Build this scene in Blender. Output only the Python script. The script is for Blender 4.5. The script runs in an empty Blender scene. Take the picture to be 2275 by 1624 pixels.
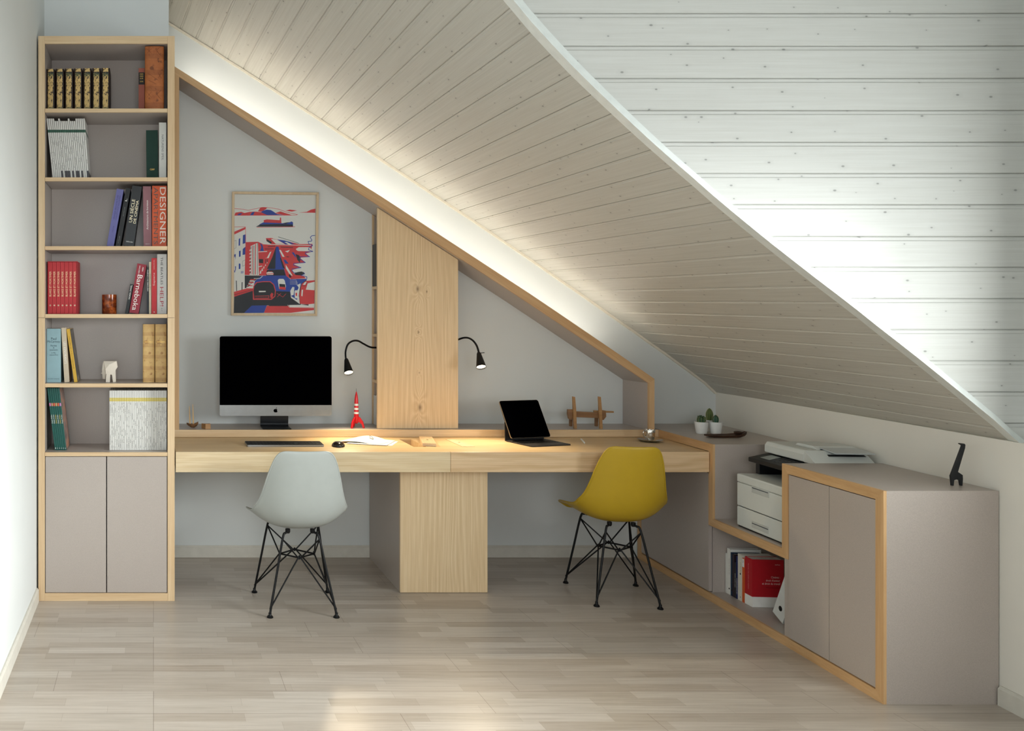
import bpy, bmesh, math, random
from mathutils import Vector, Matrix
R = math.radians
random.seed(7)
C = bpy.context.scene.collection
S = bpy.context.scene

# ------------------------------------------------------------------ camera, world, lights, exposure
FPX, VX, VY, EYE = 1926.0, 341.0, 693.0, 1.5      # focal length in pixels, vanishing point, eye height
def P(px, py, Y): return Vector(((px - VX) * Y / FPX, Y, EYE - (py - VY) * Y / FPX))
def PX(px, Y): return (px - VX) * Y / FPX
def PZ(py, Y): return EYE - (py - VY) * Y / FPX

cam = bpy.data.cameras.new('camera')
cam.sensor_fit = 'HORIZONTAL'; cam.sensor_width = 36
cam.lens = 36 * FPX / 2275
cam.shift_x = (1137.5 - VX) / 2275
cam.shift_y = -(812 - VY) / 2275
cam.clip_start = 0.05
camo = bpy.data.objects.new('camera', cam); C.objects.link(camo)
camo.location = (0, 0, EYE); camo.rotation_euler = (R(90), 0, 0)
S.camera = camo
S.view_settings.view_transform = 'Standard'
S.view_settings.look = 'None'
S.view_settings.gamma = 1
S.view_settings.exposure = 0.0
S.cycles.max_bounces = 10; S.cycles.diffuse_bounces = 6; S.cycles.glossy_bounces = 4
S.cycles.transparent_max_bounces = 8
S.cycles.caustics_reflective = False; S.cycles.caustics_refractive = False
S.cycles.sample_clamp_indirect = 6
w = bpy.data.worlds.new('sky'); S.world = w; w.use_nodes = True
w.node_tree.nodes['Background'].inputs[0].default_value = (0.74, 0.88, 1.0, 1)
w.node_tree.nodes['Background'].inputs[1].default_value = 1.5

def area(name, loc, aim, sx, sy, power, col, spread=180):
    l = bpy.data.lights.new(name, 'AREA'); l.shape = 'RECTANGLE'; l.size = sx; l.size_y = sy
    l.energy = power; l.color = col; l.spread = R(spread)
    o = bpy.data.objects.new(name, l); C.objects.link(o); o.location = loc
    o.rotation_euler = (Vector(aim) - Vector(loc)).to_track_quat('-Z', 'Y').to_euler()
    return o
# daylight through the dormer window on the right and through the window behind the camera
area('dormer_daylight', (3.18, 2.15, 1.38), (0.0, 2.47, 1.34), 1.4, 0.62, 30, (0.95, 0.99, 0.98))
area('dormer_sky', (4.35, 1.60, 2.02), (0.6, 2.2, 1.25), 2.4, 0.65, 122, (0.94, 0.98, 0.99), 84)
area('rear_daylight', (0.20, -1.72, 1.75), (0.7, 3.5, 1.1), 1.5, 1.5, 66, (0.94, 0.97, 1.0))

# ------------------------------------------------------------------ materials
def lin(c):
    c = c / 255.0
    return c / 12.92 if c <= 0.04045 else ((c + 0.055) / 1.055) ** 2.4
def rgb(r, g, b): return (lin(r), lin(g), lin(b), 1)
class NT:
    def __init__(s, name):
        s.m = bpy.data.materials.new(name); s.m.use_nodes = True
        s.t = s.m.node_tree; s.b = s.t.nodes['Principled BSDF']
    def n(s, typ, **k):
        x = s.t.nodes.new(typ)
        for a, v in k.items(): setattr(x, a, v)
        return x
    def l(s, a, b): s.t.links.new(a, b)
    def math(s, op, a, b=None, c=None):
        x = s.n('ShaderNodeMath', operation=op)
        for i, v in enumerate((a, b, c)):
            if v is None: continue
            if isinstance(v, (int, float)): x.inputs[i].default_value = v
            else: s.l(v, x.inputs[i])
        return x.outputs[0]
    def coord(s, kind='Object', scale=(1, 1, 1), loc=(0, 0, 0)):
        tc = s.n('ShaderNodeTexCoord'); mp = s.n('ShaderNodeMapping')
        mp.inputs['Scale'].default_value = scale; mp.inputs['Location'].default_value = loc
        s.l(tc.outputs[kind], mp.inputs['Vector']); return mp.outputs[0]
    def noise(s, vec, scale=1, detail=3, rough=0.5):
        x = s.n('ShaderNodeTexNoise'); s.l(vec, x.inputs['Vector'])
        x.inputs['Scale'].default_value = scale; x.inputs['Detail'].default_value = detail
        x.inputs['Roughness'].default_value = rough
        return x.outputs['Fac']
    def ramp(s, fac, stops):
        x = s.n('ShaderNodeValToRGB'); s.l(fac, x.inputs[0])
        e = x.color_ramp.elements
        while len(e) < len(stops): e.new(0.5)
        for i, (p, c) in enumerate(stops): e[i].position = p; e[i].color = c
        return x.outputs[0]
    def mix(s, fac, a, b, blend='MIX'):
        x = s.n('ShaderNodeMix', data_type='RGBA', blend_type=blend)
        for sock, v in ((x.inputs[0], fac), (x.inputs[6], a), (x.inputs[7], b)):
            if isinstance(v, (int, float)): sock.default_value = v
            elif isinstance(v, tuple): sock.default_value = v
            else: s.l(v, sock)
        return x.outputs[2]
    def base(s, col):
        if isinstance(col, tuple): s.b.inputs['Base Color'].default_value = col
        else: s.l(col, s.b.inputs['Base Color'])
    def bump(s, h, strength=0.2, dist=0.002):
        x = s.n('ShaderNodeBump'); x.inputs['Strength'].default_value = strength
        x.inputs['Distance'].default_value = dist
        s.l(h, x.inputs['Height']); s.l(x.outputs[0], s.b.inputs['Normal'])
    def fin(s, rough=0.5, metal=0.0, spec=0.5):
        s.b.inputs['Roughness'].default_value = rough; s.b.inputs['Metallic'].default_value = metal
        s.b.inputs['Specular IOR Level'].default_value = spec
        return s.m

_cache = {}
def plain(r, g, b, rough=0.5, metal=0.0, spec=0.4, var=0.04):
    key = (r, g, b, rough, metal, spec)
    if key in _cache: return _cache[key]
    t = NT('surface_%d_%d_%d' % (r, g, b))
    n = t.noise(t.coord('Object', (25, 25, 25)), 1, 2)
    c = rgb(r, g, b)
    a = tuple(min(1, x * (1 + var)) for x in c[:3]) + (1,); d = tuple(x * (1 - var) for x in c[:3]) + (1,)
    t.base(t.ramp(n, [(0.3, d), (0.7, a)]))
    _cache[key] = t.fin(rough, metal, spec); return _cache[key]

def wall_mat(name, c):
    t = NT(name); v = t.coord('Object')
    n = t.noise(v, 3, 2)
    d = tuple(x * 0.97 for x in c[:3]) + (1,)
    t.base(t.ramp(n, [(0.3, d), (0.7, c)])); t.bump(t.noise(v, 260, 2), 0.12, 0.001)
    return t.fin(0.75, 0, 0.2)

def oak(name, axis, light=(226, 202, 166), dark=(207, 176, 137), rough=0.42, tilt=0):
    t = NT(name)
    def turned(sc):
        tc = t.n('ShaderNodeTexCoord'); a = t.n('ShaderNodeMapping'); a.inputs['Rotation'].default_value = (0, R(tilt), 0)
        b = t.n('ShaderNodeMapping'); b.inputs['Scale'].default_value = sc
        t.l(tc.outputs['Object'], a.inputs['Vector']); t.l(a.outputs[0], b.inputs['Vector']); return b.outputs[0]
    sc = [34, 34, 34]; sc['xyz'.index(axis)] = 1.6
    fs = [260, 260, 260]; fs['xyz'.index(axis)] = 6
    n = t.noise(turned(tuple(sc)), 1, 4, 0.6)
    f = t.noise(turned(tuple(fs)), 1, 2, 0.6)
    c = t.ramp(n, [(0.3, rgb(*dark)), (0.55, rgb(*[(a + b) // 2 for a, b in zip(light, dark)])), (0.75, rgb(*light))])
    c = t.mix(t.ramp(f, [(0.35, (0.0, 0, 0, 1)), (0.6, (1, 1, 1, 1))]), t.mix(0.13, c, rgb(140, 100, 62)), c)
    t.base(c); t.bump(f, 0.06, 0.001)
    return t.fin(rough, 0, 0.35)

def oak_figure(name, xc, light, dark, knots):
    """flat-sawn oak board standing upright: cathedral figure about x = xc, knots at (x, z, radius)"""
    t = NT(name)
    tc = t.n('ShaderNodeTexCoord'); sp = t.n('ShaderNodeSeparateXYZ'); t.l(tc.outputs['Object'], sp.inputs[0])
    x, z = sp.outputs[0], sp.outputs[2]
    n1 = t.noise(t.coord('Object', (5, 1, 0.9)), 1, 2, 0.45)
    n2 = t.noise(t.coord('Object', (150, 10, 2.2)), 1, 3, 0.55)
    f3 = t.noise(t.coord('Object', (330, 30, 7)), 1, 2, 0.6)
    dx = t.math('ADD', t.math('SUBTRACT', x, xc), t.math('MULTIPLY', t.math('SUBTRACT', n1, 0.5), 0.06))
    ax = t.math('ABSOLUTE', dx)
    f = t.math('ADD', t.math('MULTIPLY', t.math('POWER', t.math('ADD', ax, 0.002), 0.62), 5.2), t.math('MULTIPLY', z, 0.42))
    f = t.math('ADD', f, t.math('MULTIPLY', n1, 0.9))
    kn = None
    for (kx, kz, kr) in knots:
        ddx = t.math('DIVIDE', t.math('SUBTRACT', x, kx), kr)
        ddz = t.math('DIVIDE', t.math('SUBTRACT', z, kz), kr * 1.9)
        g = t.math('ADD', t.math('MULTIPLY', ddx, ddx), t.math('MULTIPLY', ddz, ddz))
        e = t.math('EXPONENT', t.math('MULTIPLY', g, -0.5))
        f = t.math('ADD', f, t.math('MULTIPLY', e, 0.8))
        core = t.math('EXPONENT', t.math('MULTIPLY', g, -7.0))
        kn = core if kn is None else t.math('MAXIMUM', kn, core)
    s = t.math('SINE', t.math('MULTIPLY', f, 30))
    fade = t.math('EXPONENT', t.math('MULTIPLY', ax, -7.0))
    s = t.math('ADD', t.math('MULTIPLY', t.math('MULTIPLY', s, fade), 0.18), n2)
    c = t.ramp(s, [(0.2, rgb(*dark)), (0.5, rgb(*[(a + b) // 2 for a, b in zip(light, dark)])), (0.75, rgb(*light))])
    c = t.mix(t.ramp(f3, [(0.35, (0, 0, 0, 1)), (0.6, (1, 1, 1, 1))]), t.mix(0.12, c, rgb(140, 100, 62)), c)
    if kn is not None: c = t.mix(t.math('MULTIPLY', kn, 0.75), c, rgb(105, 72, 45))
    t.base(c)
    return t.fin(0.42, 0, 0.35)

def taupe_mat():
    t = NT('taupe_laminate')
    v = t.coord('Object')
    n = t.noise(v, 420, 2); n2 = t.noise(v, 2.5, 2)
    c = t.ramp(n, [(0.25, rgb(168, 158, 150)), (0.75, rgb(184, 174, 166))])
    c = t.mix(t.math('MULTIPLY', n2, 0.25), c, rgb(158, 144, 136))
    t.base(c); t.bump(n, 0.02, 0.0005)
    return t.fin(0.34, 0, 0.5)

def floor_mat():
    t = NT('laminate_floor')
    v = t.coord('Object')
    def brick(wd, rh, mort, c1, c2, cm, off=0.37, loc=(0, 0, 0)):
        x = t.n('ShaderNodeTexBrick'); x.offset = off; x.offset_frequency = 3; x.squash = 0.72; x.squash_frequency = 2
        t.l(t.coord('Object', (1, 1, 1), loc), x.inputs['Vector'])
        x.inputs['Color1'].default_value = c1; x.inputs['Color2'].default_value = c2; x.inputs['Mortar'].default_value = cm
        x.inputs['Scale'].default_value = 1; x.inputs['Mortar Size'].default_value = mort
        x.inputs['Brick Width'].default_value = wd; x.inputs['Row Height'].default_value = rh
        return x
    a = brick(0.47, 0.0635, 0.0005, rgb(168, 156, 143), rgb(189, 179, 168), rgb(156, 145, 132))
    b = brick(1.28, 0.1905, 0.0010, (1, 1, 1, 1), (0.96, 0.97, 0.97, 1), rgb(196, 190, 186), 0.43)
    g = t.noise(t.coord('Object', (3.2, 60, 1)), 1, 5, 0.62)
    c = t.mix(1.0, a.outputs[0], b.outputs[0], 'MULTIPLY')
    c = t.mix(0.85, c, t.ramp(g, [(0.28, (0.80, 0.78, 0.76, 1)), (0.62, (1.03, 1.03, 1.03, 1))]), 'MULTIPLY')
    t.base(c); t.bump(g, 0.03, 0.0008)
    return t.fin(0.30, 0, 0.36)

def board_mat(name, c1, c2, knot):
    """white-washed spruce boards; uses the boards' own UV (u along the board in metres, v across, one integer step per board)"""
    t = NT(name)
    g = t.noise(t.coord('UV', (2.2, 9, 1)), 1, 5, 0.65)
    gl = t.noise(t.coord('UV', (3.0, 30, 1)), 1, 3, 0.6)
    c = t.ramp(t.math('ADD', t.math('MULTIPLY', g, 0.6), t.math('MULTIPLY', gl, 0.4)), [(0.3, c2), (0.65, c1)])
    vo = t.n('ShaderNodeTexVoronoi'); vo.feature = 'F1'; vo.voronoi_dimensions = '2D'
    t.l(t.coord('UV', (6.5, 1.35, 1)), vo.inputs['Vector']); vo.inputs['Scale'].default_value = 1.0
    sc_ = t.n('ShaderNodeSeparateColor'); t.l(vo.outputs['Color'], sc_.inputs[0])
    keep = t.math('GREATER_THAN', sc_.outputs[0], 0.22); size = t.math('ADD', 0.35, t.math('MULTIPLY', sc_.outputs[1], 0.75))
    dist = t.math('ADD', t.math('DIVIDE', vo.outputs['Distance'], size), t.math('MULTIPLY', t.math('SUBTRACT', 1.0, keep), 9.0))
    k = t.ramp(dist, [(0.022, (1, 1, 1, 1)), (0.05, (0, 0, 0, 1))])
    c = t.mix(t.math('MULTIPLY', k, 0.7), c, knot)
    halo = t.ramp(dist, [(0.03, (1, 1, 1, 1)), (0.16, (0, 0, 0, 1))])
    c = t.mix(t.math('MULTIPLY', halo, 0.10), c, knot)
    t.base(c)
    return t.fin(0.5, 0, 0.3)

def emit(name, col, strength):
    t = NT(name); t.b.inputs['Base Color'].default_value = (0.8, 0.8, 0.8, 1)
    t.b.inputs['Emission Color'].default_value = col; t.b.inputs['Emission Strength'].default_value = strength
    return t.m

def glass_mat(name, gloss=0.06):
    t = NT(name)
    tr = t.n('ShaderNodeBsdfTransparent'); gl = t.n('ShaderNodeBsdfGlossy'); gl.inputs['Roughness'].default_value = 0.02
    fr = t.n('ShaderNodeFresnel'); fr.inputs[0].default_value = 1.45
    mx = t.n('ShaderNodeMixShader'); t.l(fr.outputs[0], mx.inputs[0]); t.l(tr.outputs[0], mx.inputs[1]); t.l(gl.outputs[0], mx.inputs[2])
    t.l(mx.outputs[0], t.t.nodes['Material Output'].inputs[0])
    return t.m

M = dict(
    wall=wall_mat('white_paint', rgb(215, 218, 216)),
    wall_r=wall_mat('white_paint_low', rgb(226, 222, 212)),
    base=plain(205, 201, 190, 0.5),
    oakx=oak('oak_x', 'x'), oaky=oak('oak_y', 'y'), oakz=oak('oak_z', 'z'),
    taupe=taupe_mat(), floor=floor_mat(),
    ceil=board_mat('spruce_ceiling', rgb(197, 194, 184), rgb(182, 178, 167), rgb(108, 101, 94)),
    cheek=board_mat('spruce_cheek', rgb(204, 204, 199), rgb(192, 191, 185), rgb(116, 116, 112)),
    white=plain(232, 233, 230, 0.4), trim=plain(226, 230, 226, 0.42),
    black=plain(8, 9, 11, 0.42, 0, 0.25), screen=plain(1, 1, 2, 0.9, 0, 0.0), steel=plain(205, 200, 192, 0.12, 1.0),
    alu=plain(146, 147, 146, 0.34, 0.8), dark=plain(44, 46, 49, 0.35, 0.5),
    paper=plain(226, 225, 220, 0.7), pages=plain(226, 219, 203, 0.8),
    gap=plain(30, 26, 24, 0.8),
)

# ------------------------------------------------------------------ builders
MATS = {}
def thing(name, label, cat, loc=(0, 0, 0), rot=(0, 0, 0), group=None):
    o = bpy.data.objects.new(name, None); C.objects.link(o); o.empty_display_size = 0.05
    o.location = loc; o.rotation_euler = rot
    o['label'] = label; o['category'] = cat
    if group: o['group'] = group
    MATS[o.name] = Matrix.Translation(Vector(loc)) @ __import__('mathutils').Euler(rot).to_matrix().to_4x4()
    return o
def finish(o, bevel=0, smooth=None, seg=2):
    me = o.data
    if smooth is not None:
        for p in me.polygons: p.use_smooth = True
        me.set_sharp_from_angle(angle=R(smooth))
    if bevel:
        b = o.modifiers.new('bevel', 'BEVEL'); b.width = bevel; b.segments = seg; b.limit_method = 'ANGLE'; b.angle_limit = R(40)
    return o
def obj(name, bm, mat, parent=None, world=False, bevel=0, smooth=None, label=None, recalc=True):
    if recalc: bmesh.ops.recalc_face_normals(bm, faces=bm.faces)
    if world and parent is not None and parent.name in MATS:
        bm.transform(MATS[parent.name].inverted())
    me = bpy.data.meshes.new(name); bm.to_mesh(me); bm.free()
    for m in (mat if isinstance(mat, (list, tuple)) else [mat]): me.materials.append(m)
    o = bpy.data.objects.new(name, me); C.objects.link(o)
    if parent is not None:
        o.parent = parent
        if parent.name in MATS: MATS.setdefault(o.name, MATS[parent.name])
    if label: o['label'] = label
    return finish(o, bevel, smooth)
def tag(o, label, cat, group=None):
    o['label'] = label; o['category'] = cat
    if group: o['group'] = group
    return o
def struct(name, bm, mat, bevel=0, smooth=None, recalc=True):
    o = obj(name, bm, mat, bevel=bevel, smooth=smooth, recalc=recalc); o['kind'] = 'structure'; return o
def BM(): return bmesh.new()
def quad(bm, pts, mi=0):
    f = bm.faces.new([bm.verts.new(p) for p in pts]); f.material_index = mi; return f
def box(bm, x0, x1, y0, y1, z0, z1, mi=0, mat=None):
    v = [Vector((x, y, z)) for z in (z0, z1) for (x, y) in ((x0, y0), (x1, y0), (x1, y1), (x0, y1))]
    if mat is not None: v = [mat @ q for q in v]
    v = [bm.verts.new(q) for q in v]
    for ids in ((3, 2, 1, 0), (4, 5, 6, 7), (0, 1, 5, 4), (1, 2, 6, 5), (2, 3, 7, 6), (3, 0, 4, 7)):
        f = bm.faces.new([v[i] for i in ids]); f.material_index = mi
    return bm
def boxm(*a, **k): return box(BM(), *a, **k)
def prism(bm, poly, f0, f1, mi=0):
    """poly: list of 2D points; f0/f1 map a 2D point to the two end positions"""
    a = [bm.verts.new(f0(p)) for p in poly]; b = [bm.verts.new(f1(p)) for p in poly]
    n = len(poly)
    fs = [bm.faces.new(a[::-1]), bm.faces.new(b)]
    for i in range(n): fs.append(bm.faces.new((a[i], a[(i + 1) % n], b[(i + 1) % n], b[i])))
    for f in fs: f.material_index = mi
    return bm
def lathe(bm, prof, n=28, centre=(0, 0, 0), mi=0, mat=None):
    rings = []
    for (r, z) in prof:
        ring = []
        for i in range(n):
            a = 2 * math.pi * i / n
            p = Vector((centre[0] + r * math.cos(a), centre[1] + r * math.sin(a), centre[2] + z))
            if mat is not None: p = mat @ p
            ring.append(bm.verts.new(p))
        rings.append(ring)
    for a, b in zip(rings, rings[1:]):
        for i in range(n):
            f = bm.faces.new((a[i], a[(i + 1) % n], b[(i + 1) % n], b[i])); f.material_index = mi
    if prof[0][0] > 1e-6: bm.faces.new(rings[0][::-1]).material_index = mi
    if prof[-1][0] > 1e-6: bm.faces.new(rings[-1]).material_index = mi
    bmesh.ops.remove_doubles(bm, verts=bm.verts, dist=1e-6)
    return bm
def tube(bm, pts, r, n=10, mi=0):
    pts = [Vector(p) for p in pts]; rad = r if isinstance(r, (list, tuple)) else [r] * len(pts)
    rings = []; up = None
    for i, p in enumerate(pts):
        d = (pts[min(i + 1, len(pts) - 1)] - pts[max(i - 1, 0)]).normalized()
        if up is None:
            up = Vector((0, 0, 1)) if abs(d.z) < 0.9 else Vector((1, 0, 0))
        s = d.cross(up).normalized(); up = s.cross(d).normalized()
        rings.append([bm.verts.new(p + (s * math.cos(2 * math.pi * k / n) + up * math.sin(2 * math.pi * k / n)) * rad[i]) for k in range(n)])
    for a, b in zip(rings, rings[1:]):
        for k in range(n): bm.faces.new((a[k], a[(k + 1) % n], b[(k + 1) % n], b[k])).material_index = mi
    bm.faces.new(rings[0][::-1]).material_index = mi; bm.faces.new(rings[-1]).material_index = mi
    return bm
def spline(pts, n=6):
    """Catmull-Rom through the points"""
    pts = [Vector(p) for p in pts]; out = []
    for i in range(len(pts) - 1):
        p0, p1, p2, p3 = pts[max(i - 1, 0)], pts[i], pts[i + 1], pts[min(i + 2, len(pts) - 1)]
        for k in range(n):
            t = k / n
            out.append(0.5 * ((2 * p1) + (p2 - p0) * t + (2 * p0 - 5 * p1 + 4 * p2 - p3) * t * t + (3 * p1 - p0 - 3 * p2 + p3) * t ** 3))
    out.append(pts[-1]); return out
def interp(tab, x):
    if x <= tab[0][0]: i = 0
    elif x >= tab[-1][0]: i = len(tab) - 2
    else: i = max(k for k in range(len(tab) - 1) if tab[k][0] <= x)
    (a, b), (c, d) = tab[i], tab[i + 1]
    return b + (d - b) * (x - a) / (c - a)
AX = {'flat': ((1, 0, 0), (0, 0, 1)), 'down': ((0, 0, -1), (1, 0, 0)), 'up': ((0, 0, 1), (-1, 0, 0))}
def lettering(text, parent, mat, centre, length, height, orient='flat', ex=None, ey=None, name='lettering'):
    """flat printed text; centre is local to the parent; length along the text, height across it"""
    cu = bpy.data.curves.new('txt', 'FONT'); cu.body = text; cu.align_x = 'LEFT'; cu.resolution_u = 2; cu.size = 1
    tmp = bpy.data.objects.new('txt', cu); C.objects.link(tmp)
    dg = bpy.context.evaluated_depsgraph_get(); dg.update()
    me = bpy.data.meshes.new_from_object(tmp.evaluated_get(dg))
    bpy.data.objects.remove(tmp); bpy.data.curves.remove(cu)
    xs = [v.co.x for v in me.vertices]; ys = [v.co.y for v in me.vertices]
    x0, x1, y0, y1 = min(xs), max(xs), min(ys), max(ys)
    a, b = (Vector(q) for q in (AX[orient] if ex is None else (ex, ey)))
    c = Vector(centre)
    for v in me.vertices:
        u = ((v.co.x - x0) / (x1 - x0) - 0.5) * length; t = ((v.co.y - y0) / (y1 - y0) - 0.5) * height
        v.co = c + a * u + b * t
    me.name = name; me.materials.clear(); me.materials.append(mat)
    o = bpy.data.objects.new(name, me); C.objects.link(o); o.parent = parent
    return o

# ------------------------------------------------------------------ setting
YB, YC, YBOOK = 5.31, 3.26, 4.5          # back wall, dormer cheek, front of bookcase and desk
XL = -0.607
def wallX(Y): return 3.443 - 0.1047 * (YB - Y)
YR = -1.5                                  # wall behind the camera
ZT = 3.75
struct('floor', boxm(XL - 0.1, 3.7, YR - 0.1, YB + 0.1, -0.1, 0), M['floor'])
struct('wall_left', boxm(XL - 0.15, XL, YR - 0.1, YB + 0.1, 0, ZT), M['wall'])
struct('wall_back', boxm(XL, 3.7, YB, YB + 0.15, 0, ZT), M['wall'])
struct('wall_corner', boxm(XL, 0.085, 4.82, YB, 0, ZT), M['wall'])
bm = BM()                                   # low wall on the right under the slope
v = lambda X, Y, z: Vector((X, Y, z))
prism(bm, [(YR, 0), (YB, 0), (YB, 0.14), (YR, 0.14)], lambda p: v(wallX(p[0]) + p[1], p[0], 0), lambda p: v(wallX(p[0]) + p[1], p[0], 1.012))
struct('wall_right', bm, M['wall_r'])
# dormer wall over the low wall, with its window opening
def dx(Y): return wallX(Y) + 0.0 if Y < 2.85 else wallX(Y) + 0.22  # unseen recess past the window, shaped to darken the cheek's right edge
bm = BM()
def dwall(bm, Y0, Y1, z0, z1, a=0.0, b=0.28):
    prism(bm, [(Y0, a), (Y1, a), (Y1, b), (Y0, b)], lambda p: v(dx(p[0]) + p[1], p[0], z0), lambda p: v(dx(p[0]) + p[1], p[0], z1))
WY0, WY1, WZ0, WZ1 = 0.55, 2.84, 1.06, 2.02
dwall(bm, WY1, 2.8499, 1.0, ZT, 0.0, 0.30); dwall(bm, 2.8501, YC + 0.1, 1.0, ZT); dwall(bm, YR, WY0, 1.0, ZT); dwall(bm, WY0, WY1, 1.0, WZ0); dwall(bm, WY0, WY1, WZ1, ZT)
struct('wall_dormer', bm, M['wall'])
bm = BM()
for (a0, a1, z0, z1) in ((WY0, WY0 + 0.06, WZ0, WZ1), (WY1 - 0.06, WY1, WZ0, WZ1), (WY0, WY1, WZ0, WZ0 + 0.06), (WY0, WY1, WZ1 - 0.06, WZ1), (1.60, 1.67, WZ0, WZ1)):
    dwall(bm, a0, a1, z0, z1, 0.14, 0.20)
struct('window_1', bm, M['white'])
# wall behind the camera with a window
bm = BM()
X0, X1 = -0.56, 0.98
for (a, b, c, d) in ((XL, X0, 0, ZT), (X1, 3.7, 0, ZT), (X0, X1, 0, 0.95), (X0, X1, 2.5, ZT)):
    box(bm, a, b, YR - 0.15, YR, c, d)
struct('wall_rear', bm, M['wall'])
bm = BM()
for (a, b, c, d) in ((X0, X0 + 0.06, 0.95, 2.5), (X1 - 0.06, X1, 0.95, 2.5), (X0, X1, 0.95, 1.01), (X0, X1, 2.44, 2.5), (0.18, 0.24, 0.95, 2.5)):
    box(bm, a, b, YR - 0.1, YR - 0.04, c, d)
struct('window_2', bm, M['white'])
struct('ceiling_upper', boxm(XL - 0.1, 3.9, YR - 0.2, YC, ZT, ZT + 0.1), M['wall'])
# skirting boards
def skirt(name, pts, h=0.071, t=0.014):
    bm = BM()
    for (x0, y0), (x1, y1) in zip(pts, pts[1:]):
        d = Vector((x1 - x0, y1 - y0, 0)).normalized(); nn = Vector((-d.y, d.x, 0))
        prism(bm, [(0, 0), (t, 0), (t, h - 0.010), (t * 0.55, h - 0.004), (t * 0.5, h), (0, h)],
              lambda p: v(x0, y0, 0) + nn * p[0] + v(0, 0, p[1]), lambda p: v(x1, y1, 0) + nn * p[0] + v(0, 0, p[1]))
    return struct(name, bm, M['base'])
skirt('baseboard_left', [(XL, 4.488), (XL, YR)])
skirt('baseboard_back', [(2.93, YB), (0.13, YB)])
skirt('baseboard_right', [(wallX(YR) , YR), (wallX(3.305), 3.305)], 0.075)

# sloping boarded ceiling: board edges on the back wall and where they end at the dormer
D = [(1590, 872), (1565.5, 848.9), (1534.5, 825.6), (1504, 803.4), (1473, 780.6), (1441, 758.6), (1409.9, 736), (1378.4, 714.3), (1346.5, 691.7), (1314.5, 669.1),
     (1282, 646.4), (1249.8, 624.7), (1217.2, 602.1), (1184.4, 579.5), (1151.7, 557.2), (1118.8, 535), (1085.8, 512.5), (1052.6, 490), (1019, 467.9), (985.4, 445.8),
     (951.8, 423.3), (918, 400.8), (884.5, 378.5), (850.4, 356), (815.9, 332.9), (781.6, 310.7), (747.7, 288.6), (713.3, 266), (679, 244), (643.7, 221.4),
     (608.7, 198.4), (573.9, 176.2), (539, 153.6), (504, 131.9), (469.3, 108.8), (433.4, 86.7), (398.8, 64.9)]
F = [(2247, 983.5), (2210.8, 950.1), (2170.7, 917.6), (2127.5, 882.3), (2084.5, 847.3), (2039.7, 811.3), (1995, 776.3), (1950, 741.4), (1906, 706.3), (1858.6, 669.7),
     (1812, 634.5), (1766, 598.7), (1719.5, 562.6), (1674, 526), (1628, 488.4), (1583, 450.7), (1539, 412), (1493, 372.8), (1447, 333), (1402.5, 293), (1359, 252.7),
     (1313.9, 210.5), (1268.6, 166.8), (1224.1, 120.8), (1178.7, 72), (1133.2, 17.7)]
while len(D) < 58: D.append((D[-1][0] - 34.7, D[-1][1] - 22.1))
while len(F) < 58: F.append((F[-1][0] - 45.3, F[-1][1] - 54.0))
YF = 3.30
B3 = [P(x, y, YB) for x, y in D]; F3 = [P(x, y, YF) for x, y in F]
bm = BM(); uv = bm.loops.layers.uv.new('UVMap')
prof = [(0.0, 0.003), (0.03, 0.0), (0.87, 0.0), (0.90, 0.0022), (0.978, 0.0022), (0.986, 0.005), (1.0, 0.005)]
NS = 4
for k in range(len(D) - 1):
    a0, a1, b0, b1 = B3[k], B3[k + 1], F3[k], F3[k + 1]
    nrm = (a1 - a0).cross(b0 - a0).normalized()
    if nrm.z < 0: nrm = -nrm                      # pointing up, out of the room
    grid = []
    for s in range(NS + 1):
        q = s / NS
        lo, hi = a0.lerp(b0, q), a1.lerp(b1, q)
        grid.append([bm.verts.new(lo.lerp(hi, t) + nrm * d) for t, d in prof])
    rnd = k * 3.37
    for s in range(NS):
        for j in range(len(prof) - 1):
            f = bm.faces.new((grid[s][j], grid[s + 1][j], grid[s + 1][j + 1], grid[s][j + 1]))
            us = (s / NS * 2.05 + rnd, (s + 1) / NS * 2.05 + rnd)
            for lp, (uu, vv) in zip(f.loops, ((us[0], prof[j][0]), (us[1], prof[j][0]), (us[1], prof[j + 1][0]), (us[0], prof[j + 1][0]))):
                lp[uv].uv = (uu, vv * 0.98 + k)
struct('ceiling', bm, M['ceil'], recalc=False)
# roof above the boards so that no daylight leaks
bm = BM()
for k in range(0, len(D) - 1):
    up = Vector((0.03, 0, 0.045))
    quad(bm, [B3[k] + up, F3[k] + up, F3[k + 1] + up, B3[k + 1] + up])
struct('ceiling_backing', bm, M['wall'])
# thin batten between wall and boards
bm = BM()
for k in range(len(D) - 20):
    a, b = P(D[k][0], D[k][1], YB), P(D[k + 1][0], D[k + 1][1], YB)
    n = Vector((-(b - a).z, 0, (b - a).x)).normalized()
    if n.z > 0: n = -n
    o1, o2 = Vector((0, -0.012, 0)), n * 0.012
    prism(bm, [(0, 0), (1, 0), (1, 1), (0, 1)], lambda p: a + o1 * p[0] + o2 * p[1], lambda p: b + o1 * p[0] + o2 * p[1])
struct('trim_2', bm, plain(222, 214, 196, 0.5))

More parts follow.
